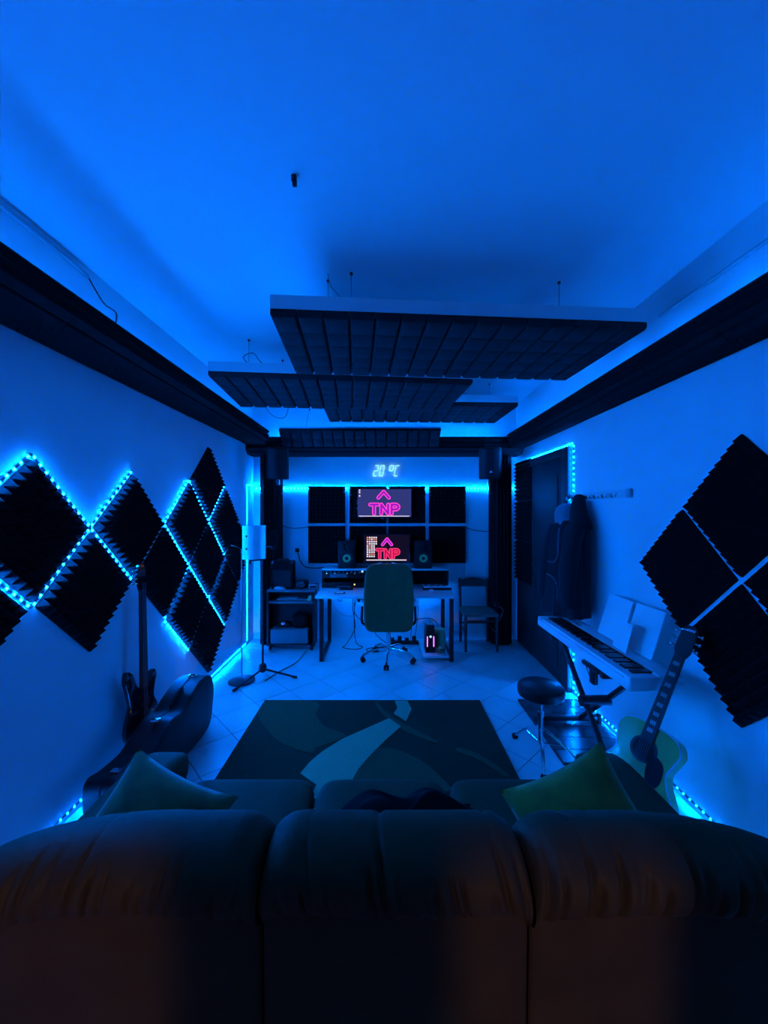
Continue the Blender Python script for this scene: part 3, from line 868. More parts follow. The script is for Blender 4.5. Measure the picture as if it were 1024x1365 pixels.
# wall temperature display 20 °C
dg = thing('temperature_display', 'glowing white seven-segment display reading 20 °C on the back wall', 'display', (0.03, 4.99, CAM_Z + 0.47), world=True)
(x0, zb), (x1, zt) = S(497, 633.8, 4.97), S(534, 620, 4.97)
HH = zt - zb
def seg_char(segs, x, wdt, z0_, z1_, cls):
    SEG = {'a': ((0, 1), (1, 1)), 'b': ((1, 1), (1, .5)), 'c': ((1, .5), (1, 0)), 'd': ((0, 0), (1, 0)), 'e': ((0, .5), (0, 0)), 'f': ((0, 1), (0, .5)), 'g': ((0, .5), (1, .5))}
    for s in segs:
        (a, b), (c, e) = SEG[s]
        def P(u, v):
            zz = z0_ + v * (z1_ - z0_)
            return Vector((x + u * wdt + (zz - zb) * 0.20, zz))
        p, q = P(a, b), P(c, e)
        dd = (q - p) * 0.10
        mb = MB(); cap(mb, p + dd, q - dd, 0.0036, 0, 0.012, 4)
        f_ = frame((0, 4.985, 0), (1, 0, 0), (0, 0, 1), (0, -1, 0))
        mb.v = [tuple(f_ @ Vector(v)) for v in mb.v]
        mb.build('segment', 'segment', dg)
wd = 0.046
seg_char('abged', x0 + 0.005, wd, zb, zt, '2')
seg_char('abcdef', x0 + 0.080, wd, zb, zt, '0')
seg_char('abgf', x0 + 0.200, wd, zb, zt, 'o')
seg_char('adef', x0 + 0.275, wd, zb, zt, 'C')
MB().bb((x0 + 0.01, 4.985, zb + HH * 0.45), (x1, YB, zb + HH * 0.55)).build('back_bar', 'whiteplastic', dg)

# ------------------------------------------------------------------ office chair
oc = thing('office_chair', 'brown leather swivel office chair with chrome base at the desk', 'chair', (0.05, 4.27, 0), world=True)
def bk(u, v):
    a, b = 2 * u - 1, v
    return None
mb = MB()
mb.sell((0.05, 4.055, 0.74), (0.53, 0.09, 0.72), 0.28, 0.30, 40, 24)
mb.v = [(x * 1.0, y - 0.25 * (x - 0.05) ** 2 + 0.10 * max(0, 0.62 - z) + 0.06 * max(0, z - .95), z) for x, y, z in mb.v]
mb.v = [(0.05 + (x - 0.05) * (0.94 + 0.06 * math.cos((z - 0.68) * 4.5)), y, z) for x, y, z in mb.v]
mb.build('backrest', 'leather', oc, ang=60)
MB().sell((0.05, 4.36, 0.47), (0.50, 0.50, 0.10), 0.4, 0.3, 36, 14).build('seat', 'leather', oc)
for s in (-1, 1):
    x = 0.05 + s * 0.285
    ar = MB().tube([(x - s * 0.05, 4.14, 0.43), (x, 4.12, 0.47), (x, 4.13, 0.60), (x, 4.17, 0.635), (x, 4.40, 0.635), (x, 4.44, 0.60), (x - s * 0.05, 4.46, 0.45)], 0.014, 8, smooth=4).build('arm', 'blackplastic', oc)
    MB().bb((x - 0.03, 4.12, 0.635), (x + 0.03, 4.40, 0.668), 0.012, 3).build('arm_pad', 'whiteplastic', ar)
MB().cyl((0.05, 4.29, 0.10), (0.05, 4.29, 0.30), 0.028, n=16).cyl((0.05, 4.29, 0.30), (0.05, 4.29, 0.42), 0.018, n=14).build('gas_lift', 'chrome', oc)
MB().bb((-0.03, 4.21, 0.39), (0.13, 4.40, 0.425), 0.008).build('mechanism', 'blackmetal', oc)
for k in range(5):
    a = math.radians(-95 + 72 * k)
    ex, ey = 0.05 + 0.29 * math.cos(a), 4.29 + 0.29 * math.sin(a)
    mx, my = 0.05 + 0.17 * math.cos(a), 4.29 + 0.17 * math.sin(a)
    lg = MB().tube([(0.05 + .02 * math.cos(a), 4.29 + .02 * math.sin(a), 0.135), (mx, my, 0.125), (ex, ey, 0.072)], 0.014, 8, smooth=4).build('base_leg', 'chrome', oc)
    px, py = -math.sin(a), math.cos(a)
    c = MB()
    for s in (-1, 1):
        c.cyl((ex + px * s * 0.004, ey + py * s * 0.004, 0.028), (ex + px * s * 0.026, ey + py * s * 0.026, 0.028), 0.028, n=14)
    c.cyl((ex, ey, 0.03), (ex, ey, 0.072), 0.010, n=8)
    c.build('caster', 'blackplastic', lg)
# ------------------------------------------------------------------ wooden chair
wc = thing('wooden_chair', 'dark wooden chair with woven seat against the back wall', 'chair', (1.15, 4.74, 0), world=True)
for x in (0.965, 1.335):
    MB().tube([(x, 4.53, 0), (x, 4.54, 0.42)], [0.016, 0.02], 10).build('leg', 'darkwood', wc)
for x in (0.975, 1.325):
    MB().tube([(x, 4.90, 0), (x, 4.90, 0.42), (x, 4.93, 0.62), (x, 4.955, 0.80)], 0.019, 10).build('back_leg', 'darkwood', wc)
se = MB()
se.prism([(0.945, 4.51), (1.348, 4.51), (1.338, 4.91), (0.955, 4.91)], 0.415, 0.45)
se.build('seat', 'rush', wc)
for z, y, cur in ((0.745, 4.945, .03),):
    P = [(0.985, z - 0.05)] + [(0.985 + 0.33 * i / 12, z + 0.03 + cur * math.sin(PI * i / 12)) for i in range(13)] + [(1.315, z - 0.05)]
    MB().prism(P, -0.012, 0.012, frame((0, y, 0), (1, 0, 0), (0, 0, 1), (0, -1, 0))).build('backrest', 'darkwood', wc)
for a, b in (((0.965, 4.535, 0.36), (1.335, 4.535, 0.36)), ((0.975, 4.90, 0.24), (1.325, 4.90, 0.24)), ((0.975, 4.90, 0.34), (1.325, 4.90, 0.34)), ((0.965, 4.53, 0.22), (0.975, 4.90, 0.22)), ((1.335, 4.53, 0.22), (1.325, 4.90, 0.22))):
    MB().cyl(a, b, 0.011, n=8).build('stretcher', 'darkwood', wc)
cl = MB().bb((1.365, 4.66, 0.47), (1.42, 4.72, 0.54), 0.01)
cl = thing('power_adapter', 'small black adapter box on the corner post above the chair seat', 'adapter', (1.39, 4.72, 0.47), world=True)
MB().bb((1.355, 4.67, 0.48), (1.415, 4.74, 0.555), 0.01).build('body', 'blackplastic', cl)
MB().tube([(1.40, 4.67, 0.50), (1.44, 4.64, 0.46), (1.40, 4.64, 0.36), (1.38, 4.66, 0.30)], 0.004, 6, smooth=5).build('lead', 'conduit', cl)
# ------------------------------------------------------------------ under the desk
pt = thing('router_tower', 'small black tapered tower with two violet light bars under the desk', 'device', (0.525, 4.42, 0.062), world=True)
MB().prism([(-0.055, 0), (0.055, 0), (0.055, 0.20), (0.040, 0.315), (-0.040, 0.315), (-0.055, 0.20)], -0.09, 0.09, frame((0.525, 4.42, 0.062), (1, 0, 0), (0, 0, 1), (0, -1, 0))).build('case', 'blackplastic', pt)
for s in (-1, 1):
    MB().box((0.525 + s * 0.036, 4.328, 0.19), (0.009, 0.006, 0.115)).build('light_bar', 'glowpurple', pt)
MB().cyl((0.525, 4.333, 0.245), (0.525, 4.325, 0.245), 0.012, n=12).build('power_button', 'segment', pt)
jr = thing('storage_jar', 'pale rounded jar beside the small tower under the desk', 'jar', (0.66, 4.50, 0.062), world=True)
MB().lathe([(0.05, 0), (0.065, 0.01), (0.072, 0.10), (0.070, 0.17), (0.055, 0.195), (0.0, 0.20)], 24, Matrix.Translation((0.655, 4.52, 0.062))).build('body', 'jar', jr)
MB().lathe([(0.058, 0), (0.058, 0.02), (0.03, 0.03), (0.0, 0.03)], 24, Matrix.Translation((0.655, 4.52, 0.258))).build('lid', 'jar', jr)
bw = thing('small_bowl', 'little round dark green bowl in front of the pale jar', 'bowl', (0.645, 4.33, 0.062), world=True)
MB().lathe([(0.025, 0), (0.043, 0.02), (0.046, 0.045), (0.040, 0.06), (0.036, 0.045), (0.0, 0.03)], 20, Matrix.Translation((0.645, 4.33, 0.062))).build('bowl', 'velvetg', bw)
MB().lathe([(0.036, 0), (0.030, 0.014), (0.0, 0.018)], 16, Matrix.Translation((0.645, 4.33, 0.115))).build('contents', 'jar', bw)
ps = thing('power_strip', 'black power strip tangled with plugs on the floor below the desk', 'power strip', (0.25, 4.80, 0), world=True)
MB().bb((0.05, 4.77, 0), (0.45, 4.83, 0.04), 0.006).build('body', 'blackplastic', ps)
for k in range(4):
    MB().bb((0.08 + k * 0.09, 4.775, 0.04), (0.13 + k * 0.09, 4.825, 0.08 + 0.02 * (k % 2)), 0.008).build('plug', 'blackplastic', ps)
gc = 'cables hanging under the desk'
cable('cable dropping from the desk to a wide loop on the floor near the front leg', [(-0.38, 4.75, 0.69), (-0.385, 4.75, 0.45), (-0.36, 4.74, 0.22), (-0.46, 4.72, 0.03), (-0.50, 4.66, 0.006), (-0.34, 4.60, 0.006), (-0.26, 4.68, 0.006), (-0.34, 4.73, 0.04), (-0.37, 4.76, 0.25), (-0.36, 4.77, 0.69)], 0.005, group=gc)
cable('cable slack in a deep U below the desk behind the swivel chair', [(-0.30, 4.78, 0.69), (-0.37, 4.78, 0.42), (-0.25, 4.77, 0.30), (-0.12, 4.78, 0.40), (-0.16, 4.78, 0.69)], 0.005, group=gc)
cable('short cable loop peeking from under the front desk edge', [(-0.56, 4.60, 0.69), (-0.55, 4.60, 0.60), (-0.51, 4.60, 0.585), (-0.49, 4.60, 0.69)], 0.004, group=gc)
cable('pale thin cable sagging from the desk corner by the cart', [(-0.63, 4.40, 0.69), (-0.55, 4.45, 0.52), (-0.45, 4.60, 0.41), (-0.36, 4.70, 0.38)], 0.003, 'conduit', group=gc)
cable('black cable curling on the floor behind the chair base', [(-0.18, 4.80, 0.36), (-0.10, 4.80, 0.12), (0.10, 4.62, 0.006), (-0.15, 4.52, 0.006), (-0.20, 4.62, 0.006), (0.02, 4.70, 0.006), (0.15, 4.77, 0.03)], 0.005, group=gc)
cable('black cable arching from the power strip to the small tower', [(0.33, 4.80, 0.06), (0.36, 4.70, 0.30), (0.48, 4.52, 0.40), (0.60, 4.56, 0.36), (0.68, 4.70, 0.20), (0.62, 4.80, 0.07)], 0.004, group=gc)
cable('thin cable dropping straight beside the swivel chair arm', [(0.42, 4.78, 0.69), (0.42, 4.78, 0.35), (0.38, 4.78, 0.08)], 0.004, group=gc)
cable('cable strung across the back wall from corner post to foam tiles', [(-1.32, 4.99, 1.47), (-1.20, 4.99, 1.44), (-1.07, 4.99, 1.445), (-0.97, 4.985, 1.46)], 0.005)
cable('cable strung across the back wall from foam tiles to the post above the wooden chair', [(1.05, 4.99, 1.46), (1.15, 4.99, 1.42), (1.28, 4.99, 1.40), (1.40, 4.985, 1.40)], 0.005)
o = cable('black cable with a plug running down the wall to the rack hutch', [(-1.12, 4.985, 1.14), (-1.09, 4.985, 1.02), (-1.02, 4.98, 0.94), (-0.92, 4.97, 0.925), (-0.83, 4.95, 0.93), (-0.78, 4.92, 0.945)], 0.007)
MB().bb((-1.15, 4.96, 1.13), (-1.10, 4.995, 1.18), 0.008).build('plug', 'blackplastic', o)
cable('black lead trailing over the floor from the tripod stand', [(-1.16, 3.74, 0.006), (-1.08, 3.95, 0.006), (-0.96, 4.20, 0.006), (-0.92, 4.55, 0.006)], 0.005)

# ------------------------------------------------------------------ side cart
ct = thing('media_cart', 'dark low shelf unit on casters beside the desk', 'shelf unit', (-1.10, 4.72, 0), world=True)
for x in (-1.38, -0.835):
    MB().bb((x - 0.012, 4.55, 0.06), (x + 0.012, 4.735, 0.70)).build('side', 'blackplastic', ct)
for z, n in ((0.70, 'top'), (0.565, 'shelf'), (0.07, 'base')):
    MB().bb((-1.392, 4.55, z), (-0.823, 4.737, z + 0.022), 0.003).build(n, 'greybox' if z > 0.5 else 'blackplastic', ct)
MB().bb((-1.37, 4.727, 0.09), (-0.85, 4.734, 0.70)).build('back', 'core', ct)
for x in (-1.36, -0.86):
    for y in (4.59, 4.70):
        MB().cyl((x - 0.012, y, 0.028), (x + 0.012, y, 0.028), 0.028, n=12).cyl((x, y, 0.028), (x, y, 0.07), 0.008, n=8).build('caster', 'rubber', ct)
bx = thing('drawer_box', 'grey plastic box on the bottom of the dark shelf unit', 'box', (-1.12, 4.72, 0.09), world=True)
MB().bb((-1.345, 4.54, 0.093), (-0.90, 4.722, 0.245), 0.010).build('body', 'greybox', bx)
MB().bb((-1.345, 4.535, 0.245), (-0.90, 4.722, 0.262), 0.006).build('lid', 'greybox', bx)
o = thing('small_gadget', 'small pale gadget lying on the grey plastic box', 'gadget', (-1.22, 4.65, 0.262), world=True)
MB().sell((-1.20, 4.66, 0.295), (0.16, 0.14, 0.064), 0.8, 0.8, 20, 10).build('body', 'blackplastic', o)
MB().sell((-1.21, 4.60, 0.315), (0.05, 0.05, 0.025), 0.8, 0.8, 14, 8).build('cap', 'paper', o)
o = thing('black_bag', 'black bag slumped on the grey plastic box inside the shelf unit', 'bag', (-1.0, 4.74, 0.262), world=True)
MB().sell((-1.01, 4.64, 0.345), (0.20, 0.16, 0.165), 0.6, 0.6, 24, 12).build('body', 'blackcloth', o)
MB().tube([(-1.06, 4.64, 0.41), (-1.04, 4.62, 0.45), (-0.98, 4.62, 0.45), (-0.96, 4.64, 0.41)], 0.008, 6, smooth=4).build('handle', 'blackcloth', o)
o = thing('paper_stack', 'pale flat stack of papers on the middle shelf of the cart', 'papers', (-1.05, 4.7, 0.587), world=True)
MB().bb((-1.29, 4.62, 0.588), (-0.89, 4.722, 0.604)).build('sheets', 'greybox', o)
MB().bb((-1.27, 4.60, 0.604), (-1.05, 4.72, 0.612)).build('top_sheet', 'conduit', o)
o = thing('folded_leaflet', 'small pale leaflet propped on the middle shelf edge', 'leaflet', (-0.90, 4.6, 0.587), world=True)
MB().prism([(-0.03, 0), (0.03, 0), (0.03, 0.07), (0.0, 0.06)], 0, 0.003, frame((-0.90, 4.585, 0.588), (1, 0, 0), (0, 0.2, 0.98), (0, -0.98, 0.2))).build('page', 'jar', o)
MB().bb((-0.93, 4.59, 0.588), (-0.87, 4.62, 0.592)).build('foot', 'jar', o)
sp = thing('bass_amplifier', 'black boxy amplifier with carrying handle on top of the cart', 'amplifier', (-1.22, 4.76, 0.722), world=True)
MB().bb((-1.36, 4.62, 0.722), (-1.09, 4.735, 1.06), 0.014, 3).build('cabinet', 'blackcloth', sp)
MB().bb((-1.335, 4.612, 0.745), (-1.115, 4.622, 0.95), 0.004).build('grille', 'rubber', sp)
MB().tube([(-1.29, 4.68, 1.06), (-1.27, 4.68, 1.075), (-1.18, 4.68, 1.075), (-1.16, 4.68, 1.06)], 0.010, 8, smooth=4).build('handle', 'rubber', sp)
for x in (-1.345, -1.105):
    MB().box((x, 4.63, 1.045), (0.035, 0.035, 0.035), 0.006).build('corner', 'chrome' if x < -1.2 else 'blackplastic', sp)
o = thing('camera_lens', 'round black camera with a pale lens ring on the cart', 'camera', (-1.0, 4.66, 0.722), world=True)
MB().sell((-1.0, 4.68, 0.775), (0.17, 0.12, 0.105), 0.6, 0.7, 24, 12).build('body', 'blackplastic', o)
qq = frame((-0.985, 4.632, 0.78), (1, 0, 0), (0, 0, 1), (0, -1, 0))
MB().lathe([(0.042, -0.01), (0.040, 0.02), (0.020, 0.02), (0.0, 0.015)], 24, qq).build('lens', 'blackgloss', o)
MB().lathe([(0.028, 0.0195), (0.028, 0.023), (0.023, 0.023), (0.023, 0.0195)], 24, qq).build('lens_ring', 'conduit', o)
o = thing('control_box', 'grey flat control box on the cart next to the desk', 'device', (-0.87, 4.7, 0.722), world=True)
MB().bb((-0.905, 4.60, 0.722), (-0.79, 4.68, 0.785), 0.006).build('body', 'greybox', o)
MB().bb((-0.885, 4.598, 0.745), (-0.82, 4.602, 0.765)).build('panel', 'blackgloss', o)
o = thing('pale_cloth', 'small crumpled pale cloth on the cart before the amplifier', 'cloth', (-1.24, 4.58, 0.722), world=True)
MB().sell((-1.25, 4.585, 0.738), (0.13, 0.06, 0.05), 0.9, 0.9, 20, 10).build('fold', 'conduit', o)
MB().sell((-1.20, 4.575, 0.733), (0.07, 0.04, 0.03), 0.9, 0.9, 16, 8).build('corner', 'conduit', o)

# ------------------------------------------------------------------ hanging loudspeakers
def pa_speaker(x, yaw, lb, logo_):
    t = thing('loudspeaker', lb, 'speaker', (x, 4.52, 2.045), (math.radians(10), 0, yaw), 'loudspeakers hung in the corners')
    mb = MB()
    mb.prism([(-0.10, -0.10), (0.10, -0.10), (0.125, -0.075), (0.105, 0.12), (-0.105, 0.12), (-0.125, -0.075)], 0, 0.36)
    mb.build('cabinet', 'blackplastic', t)
    g = MB()
    g.grid(lambda u, v: ((2 * u - 1) * 0.098, -0.10 - 0.016 * (1 - (2 * u - 1) ** 2), 0.015 + 0.33 * v), 12, 6)
    g.build('grille', 'greybox' if False else 'blackmetal', t)
    MB().tube([(0, 0.12, 0.18), (0, 0.20, 0.20), (0, 0.24, 0.22)], 0.018, 8).build('bracket', 'blackmetal', t)
    MB().tube([(0, 0.02, 0.0), (0, 0.03, -0.03), (0, 0.12, -0.07), (0, 0.22, -0.08)], 0.022, 8, smooth=4).build('lower_arm', 'blackmetal', t)
    if logo_:
        MB().prism([(-0.018, 0), (0.018, 0), (0.008, 0.022), (-0.008, 0.022)], 0, 0.003, frame((0.01, -0.117, 0.075), (1, 0, 0), (0, 0, 1), (0, -1, 0))).build('badge', 'paper', t)
    return t
pa_speaker(-1.25, math.radians(14), 'black loudspeaker hung at the corner post over the microphone stands', False)
pa_speaker(1.245, math.radians(-14), 'black loudspeaker with small pale badge hung at the post over the wooden chair', True)

# ------------------------------------------------------------------ microphone stands
ms = thing('microphone_stand', 'black tripod stand carrying the pale shield and microphone', 'microphone stand', (-1.20, 3.80, 0), world=True)
MB().cyl((-1.20, 3.80, 0.13), (-1.20, 3.80, 0.85), 0.011, n=10).cyl((-1.20, 3.80, 0.85), (-1.20, 3.80, 1.50), 0.007, n=8).build('pole', 'blackmetal', ms)
MB().sell((-1.20, 3.80, 0.11), (0.075, 0.075, 0.09), 0.7, 1, 16, 10).build('hub', 'blackplastic', ms)
MB().cyl((-1.20, 3.80, 0.82), (-1.20, 3.80, 0.88), 0.018, n=10).build('clutch', 'blackplastic', ms)
for fx, fy in ((-1.37, 3.53), (-0.88, 3.80), (-1.30, 4.10)):
    lg = MB().cyl((-1.20, 3.80, 0.10), (fx, fy, 0.018), 0.010, n=8).build('leg', 'blackmetal', ms)
    d = Vector((fx + 1.2, fy - 3.8, 0)).normalized()
    MB().cyl((fx - d.x * .03, fy - d.y * .03, 0.022), (fx + d.x * .02, fy + d.y * .02, 0.013), 0.013, n=8).build('rubber_foot', 'rubber', lg)
mi = thing('microphone', 'black studio microphone with round pop filter behind the pale shield', 'microphone', (-1.10, 3.86, 1.3), world=True)
MB().cyl((-1.12, 3.90, 1.27), (-1.12, 3.90, 1.46), 0.028, n=14).build('body', 'blackplastic', mi)
MB().cyl((-1.115, 3.80, 1.385), (-1.115, 3.815, 1.385), 0.075, n=24).build('pop_filter', 'blackcloth', mi)
MB().tube([(-1.20, 3.80, 1.24), (-1.17, 3.82, 1.30), (-1.12, 3.90, 1.30)], 0.007, 6, smooth=4).build('clip', 'wire', mi)
rf = thing('microphone_shield', 'pale curved reflection shield clamped on the tripod stand', 'microphone shield', (-1.26, 3.72, 1.19), world=True)
def shp(off):
    return lambda u, v: (-1.365 + 0.215 * u, 3.70 + off - 0.07 * math.sin(PI * min(1, u * 1.3)) * 0.8 + 0.03 * u, 1.195 + 0.325 * v)
mb = MB(); mb.grid(shp(0), 16, 3); mb.grid(shp(0.012), 16, 3)
mb.bb((-1.367, 3.70, 1.195), (-1.355, 3.712, 1.52)); mb.bb((-1.162, 3.722, 1.195), (-1.150, 3.736, 1.52))
mb.build('panel', 'whiteplastic', rf)
MB().cyl((-1.30, 3.72, 1.14), (-1.30, 3.72, 1.42), 0.012, n=10).build('clamp_rod', 'blackmetal', rf)
for z in (1.30, 1.42):
    MB().box((-1.305, 3.640, z), (0.016, 0.006, 0.022), 0.002).build('clip', 'blackmetal', rf)
MB().tube([(-1.30, 3.72, 1.18), (-1.22, 3.78, 1.18), (-1.20, 3.80, 1.18)], 0.010, 6).build('clamp', 'blackmetal', rf)
rs = thing('round_base_stand', 'slim straight stand with a round flat base beside the tripod', 'microphone stand', (-1.39, 3.75, 0), world=True)
MB().lathe([(0.125, 0), (0.125, 0.012), (0.10, 0.02), (0.02, 0.028), (0.0, 0.03)], 32, Matrix.Translation((-1.39, 3.75, 0))).build('base', 'blackmetal', rs)
MB().cyl((-1.39, 3.75, 0.028), (-1.39, 3.75, 1.28), 0.007, n=10).build('pole', 'wire', rs)
MB().tube([(-1.39, 3.75, 1.28), (-1.42, 3.72, 1.31), (-1.47, 3.68, 1.33)], 0.006, 6).build('gooseneck', 'chrome', rs)

# ------------------------------------------------------------------ bass guitar and case
ax = Vector((-0.03, 0.02, 1.0)).normalized()
n0 = Vector((1.0, -0.06, 0.05)); n0 = (n0 - ax * n0.dot(ax)).normalized()
lx = ax.cross(n0).normalized()
if lx.y < 0: lx = -lx
BQ = frame((-1.60, 2.54, 0.16), lx, ax, n0 if lx.cross(ax).dot(n0) > 0 else n0)
bs = thing('bass_guitar', 'black glossy bass guitar upright against the diamond-tiled wall', 'guitar', (-1.50, 2.37, 0.225))
bs.matrix_world = BQ
out = catmull([(0.0, 0.0, 0), (0.10, 0.012, 0), (0.155, 0.08, 0), (0.145, 0.16, 0), (0.105, 0.235, 0), (0.115, 0.31, 0), (0.135, 0.385, 0), (0.105, 0.405, 0), (0.075, 0.36, 0), (0.03, 0.335, 0), (-0.03, 0.335, 0), (-0.075, 0.38, 0), (-0.105, 0.46, 0), (-0.14, 0.475, 0), (-0.155, 0.42, 0), (-0.125, 0.31, 0), (-0.115, 0.24, 0), (-0.15, 0.15, 0), (-0.155, 0.07, 0), (-0.10, 0.01, 0)], 5)
mb = MB(); P = [(p.x, p.y) for p in out]
c = (0, 0.2)
ins = [(c[0] + (a - c[0]) * 0.93, c[1] + (b - c[1]) * 0.95) for a, b in P]
n = len(P)
vs_ = [(a, b, -0.022) for a, b in ins] + [(a, b, -0.014) for a, b in P] + [(a, b, 0.010) for a, b in P] + [(a, b, 0.020) for a, b in ins]
fs = [(k * n + i, k * n + (i + 1) % n, (k + 1) * n + (i + 1) % n, (k + 1) * n + i) for k in range(3) for i in range(n)] + [tuple(range(n - 1, -1, -1)), tuple(range(3 * n, 4 * n))]
mb.add(vs_, fs); mb.build('body', 'blackgloss', bs)
MB().prism([(-0.030, 0.33), (0.030, 0.33), (0.021, 0.97), (-0.021, 0.97)], 0.008, 0.030).build('neck', 'fretboard', bs)
hs = MB().prism([(-0.021, 0.965), (0.021, 0.965), (0.040, 1.02), (0.030, 1.10), (0.012, 1.15), (-0.028, 1.14), (-0.045, 1.04)], 0.004, 0.020).build('headstock', 'blackgloss', bs)
for k in range(4):
    y = 1.02 + k * 0.03
    MB().cyl((-0.035, y, 0.012), (-0.068, y, 0.012), 0.006, n=8).box((-0.075, y, 0.012), (0.016, 0.006, 0.020), 0.002).build('tuner', 'chrome', hs)
for y in (0.15, 0.23):
    MB().bb((-0.045, y - 0.018, 0.020), (0.045, y + 0.018, 0.028), 0.003).build('pickup', 'blackplastic', bs)
MB().bb((-0.035, 0.06, 0.020), (0.035, 0.10, 0.030), 0.003).build('bridge', 'chrome', bs)
for k in range(4):
    x = -0.018 + k * 0.012
    MB().cyl((x, 0.07, 0.031), (x * 0.8, 1.02, 0.034), 0.0011, n=5).build('string', 'wire', bs)
for k in range(3):
    MB().cyl((0.09 + 0.008 * k, 0.10 + 0.035 * k, 0.018), (0.09 + 0.008 * k, 0.10 + 0.035 * k, 0.034), 0.010, n=12).build('knob', 'chrome', bs)
st = thing('guitar_stand', 'black folding stand holding the bass guitar behind the case', 'guitar stand', (-1.62, 2.54, 0), world=True)
for dy in (-0.13, 0.13):
    MB().tube([(-1.645, 2.54, 0.34), (-1.63, 2.54 + dy, 0.008)], 0.008, 8).build('leg', 'blackmetal', st)
MB().tube([(-1.645, 2.54, 0.34), (-1.685, 2.54, 0.008)], 0.008, 8).build('back_leg', 'blackmetal', st)
for dy in (-0.06, 0.06):
    MB().tube([(-1.645, 2.54 + dy * .9, 0.135), (-1.60, 2.54 + dy, 0.135), (-1.565, 2.54 + dy, 0.14), (-1.563, 2.54 + dy, 0.175)], 0.008, 8).build('cradle_hook', 'rubber', st)
MB().tube([(-1.645, 2.47, 0.135), (-1.645, 2.61, 0.135)], 0.008, 8).build('cradle_bar', 'blackmetal', st)

gc_ = thing('guitar_case', 'black hard guitar case standing on its side along the wall', 'guitar case', (-1.44, 2.4, 0), world=True)
# outline in (Y, Z) leaning on the wall, thickness along X
co = catmull([(2.98, 0.16, 0), (3.00, 0.30, 0), (2.94, 0.40, 0), (2.80, 0.43, 0), (2.66, 0.39, 0), (2.54, 0.335, 0), (2.42, 0.345, 0), (2.30, 0.30, 0), (2.18, 0.25, 0), (1.95, 0.24, 0), (1.80, 0.245, 0), (1.78, 0.13, 0), (1.82, 0.02, 0), (2.0, 0.02, 0), (2.25, 0.01, 0), (2.45, 0.03, 0), (2.62, 0.005, 0), (2.82, 0.0, 0), (2.94, 0.04, 0)], 5)
P = [(p.x if p.x > 2.3 else 2.3 + (p.x - 2.3) * 0.62, max(0, p.y)) for p in co]
mb = MB()
def case_layer(sc_, x):
    cy, cz = 2.5, 0.2
    return [(x, cy + (a - cy) * (1 - (1 - sc_) * 0.5), cz + (b - cz) * sc_) for a, b in P]
L = []
for sc_, x in ((0.90, -1.53), (1.0, -1.515), (1.0, -1.335), (0.90, -1.32)):
    L += case_layer(sc_, x)
n = len(P)
fs = [(k * n + i, k * n + (i + 1) % n, (k + 1) * n + (i + 1) % n, (k + 1) * n + i) for k in range(3) for i in range(n)] + [tuple(range(n - 1, -1, -1)), tuple(range(3 * n, 4 * n))]
mb.add(L, fs)
# fan the body: lower bout further from the wall so it shows its side
mb.v = [(x - 0.10 * max(0, (2.35 - y)) , y, z) for x, y, z in mb.v]
mb.build('shell', 'blackplastic', gc_)
sm = MB()
sm.tube([(-1.425 - 0.10 * max(0, 2.35 - a), a, b + 0.002) for a, b in P if b > 0.12], 0.004, 6)
sm.build('seam_bead', 'rubber', gc_)
for y, z in ((2.86, 0.43), (2.40, 0.348), (2.08, 0.245)):
    MB().box((-1.425 - 0.10 * max(0, 2.35 - y), y, z), (0.05, 0.035, 0.018), 0.003).build('latch', 'chrome', gc_)
MB().tube([(-1.42, 2.56, 0.335), (-1.42, 2.57, 0.375), (-1.42, 2.68, 0.42), (-1.42, 2.70, 0.40)], 0.010, 8, smooth=3).build('handle', 'rubber', gc_)

# ------------------------------------------------------------------ coat rack and jacket
cr = thing('coat_rack', 'pale wall coat rack with a row of hooks by the door', 'coat rack', (XR, 3.1, 1.75), world=True)
MB().bb((XR - 0.018, 2.66, 1.752), (XR, 3.56, 1.812), 0.006).build('rail', 'board', cr)
MB().bb((XR - 0.021, 2.655, 1.75), (XR - 0.002, 2.70, 1.814), 0.004).build('end_cap', 'conduit', cr)
for k in range(7):
    y = 2.80 + k * 0.115
    MB().tube([(XR - 0.018, y, 1.79), (XR - 0.035, y, 1.765), (XR - 0.055, y, 1.758), (XR - 0.068, y, 1.785)], 0.007, 6, smooth=4).build('hook', 'chrome', cr)
jk = thing('hanging_jacket', 'dark navy jacket with pale hood hanging from the coat rack', 'jacket', (1.55, 3.25, 0.80), world=True)
def jfn(u, v):
    # v: 0 bottom .. 1 top; u around
    z = 0.80 + 0.80 * v
    a = 2 * PI * u
    wy = 0.245 - 0.03 * v + (0.015 * math.sin(6 * a + 3 * v))
    wx = 0.165 - 0.055 * v + 0.012 * math.sin(9 * a + 2 * v)
    k = 1.0 if v < 0.82 else max(0.30, math.sqrt(max(0, 1 - ((v - 0.82) / 0.19) ** 2)))
    return (1.715 - wx + wx * math.cos(a) * k, 3.27 + 0.02 * v + wy * math.sin(a) * k, z)
mb = MB(); mb.grid(jfn, 48, 26, closeu=True, cap=True); mb.build('body', 'navy', jk, ang=60)
def sleeve(y0, y1, lb=None):
    mb = MB()
    mb.tube([(1.55, y0, 1.52), (1.50, (y0 + y1) / 2, 1.36), (1.46, y1, 1.10), (1.47, y1 + 0.01, 0.90)], [0.075] * 4 + [0.07] * 4 + [0.065] * 4 + [0.055] * 2, 14, smooth=4)
    mb.build('sleeve', 'navy', jk, ang=60)
sleeve(3.42, 3.48); sleeve(3.11, 3.06)
mb = MB(); mb.sell((1.60, 3.34, 1.615), (0.20, 0.24, 0.22), 0.8, 0.8, 24, 14); mb.build('hood_lining', 'jacketlight', jk)
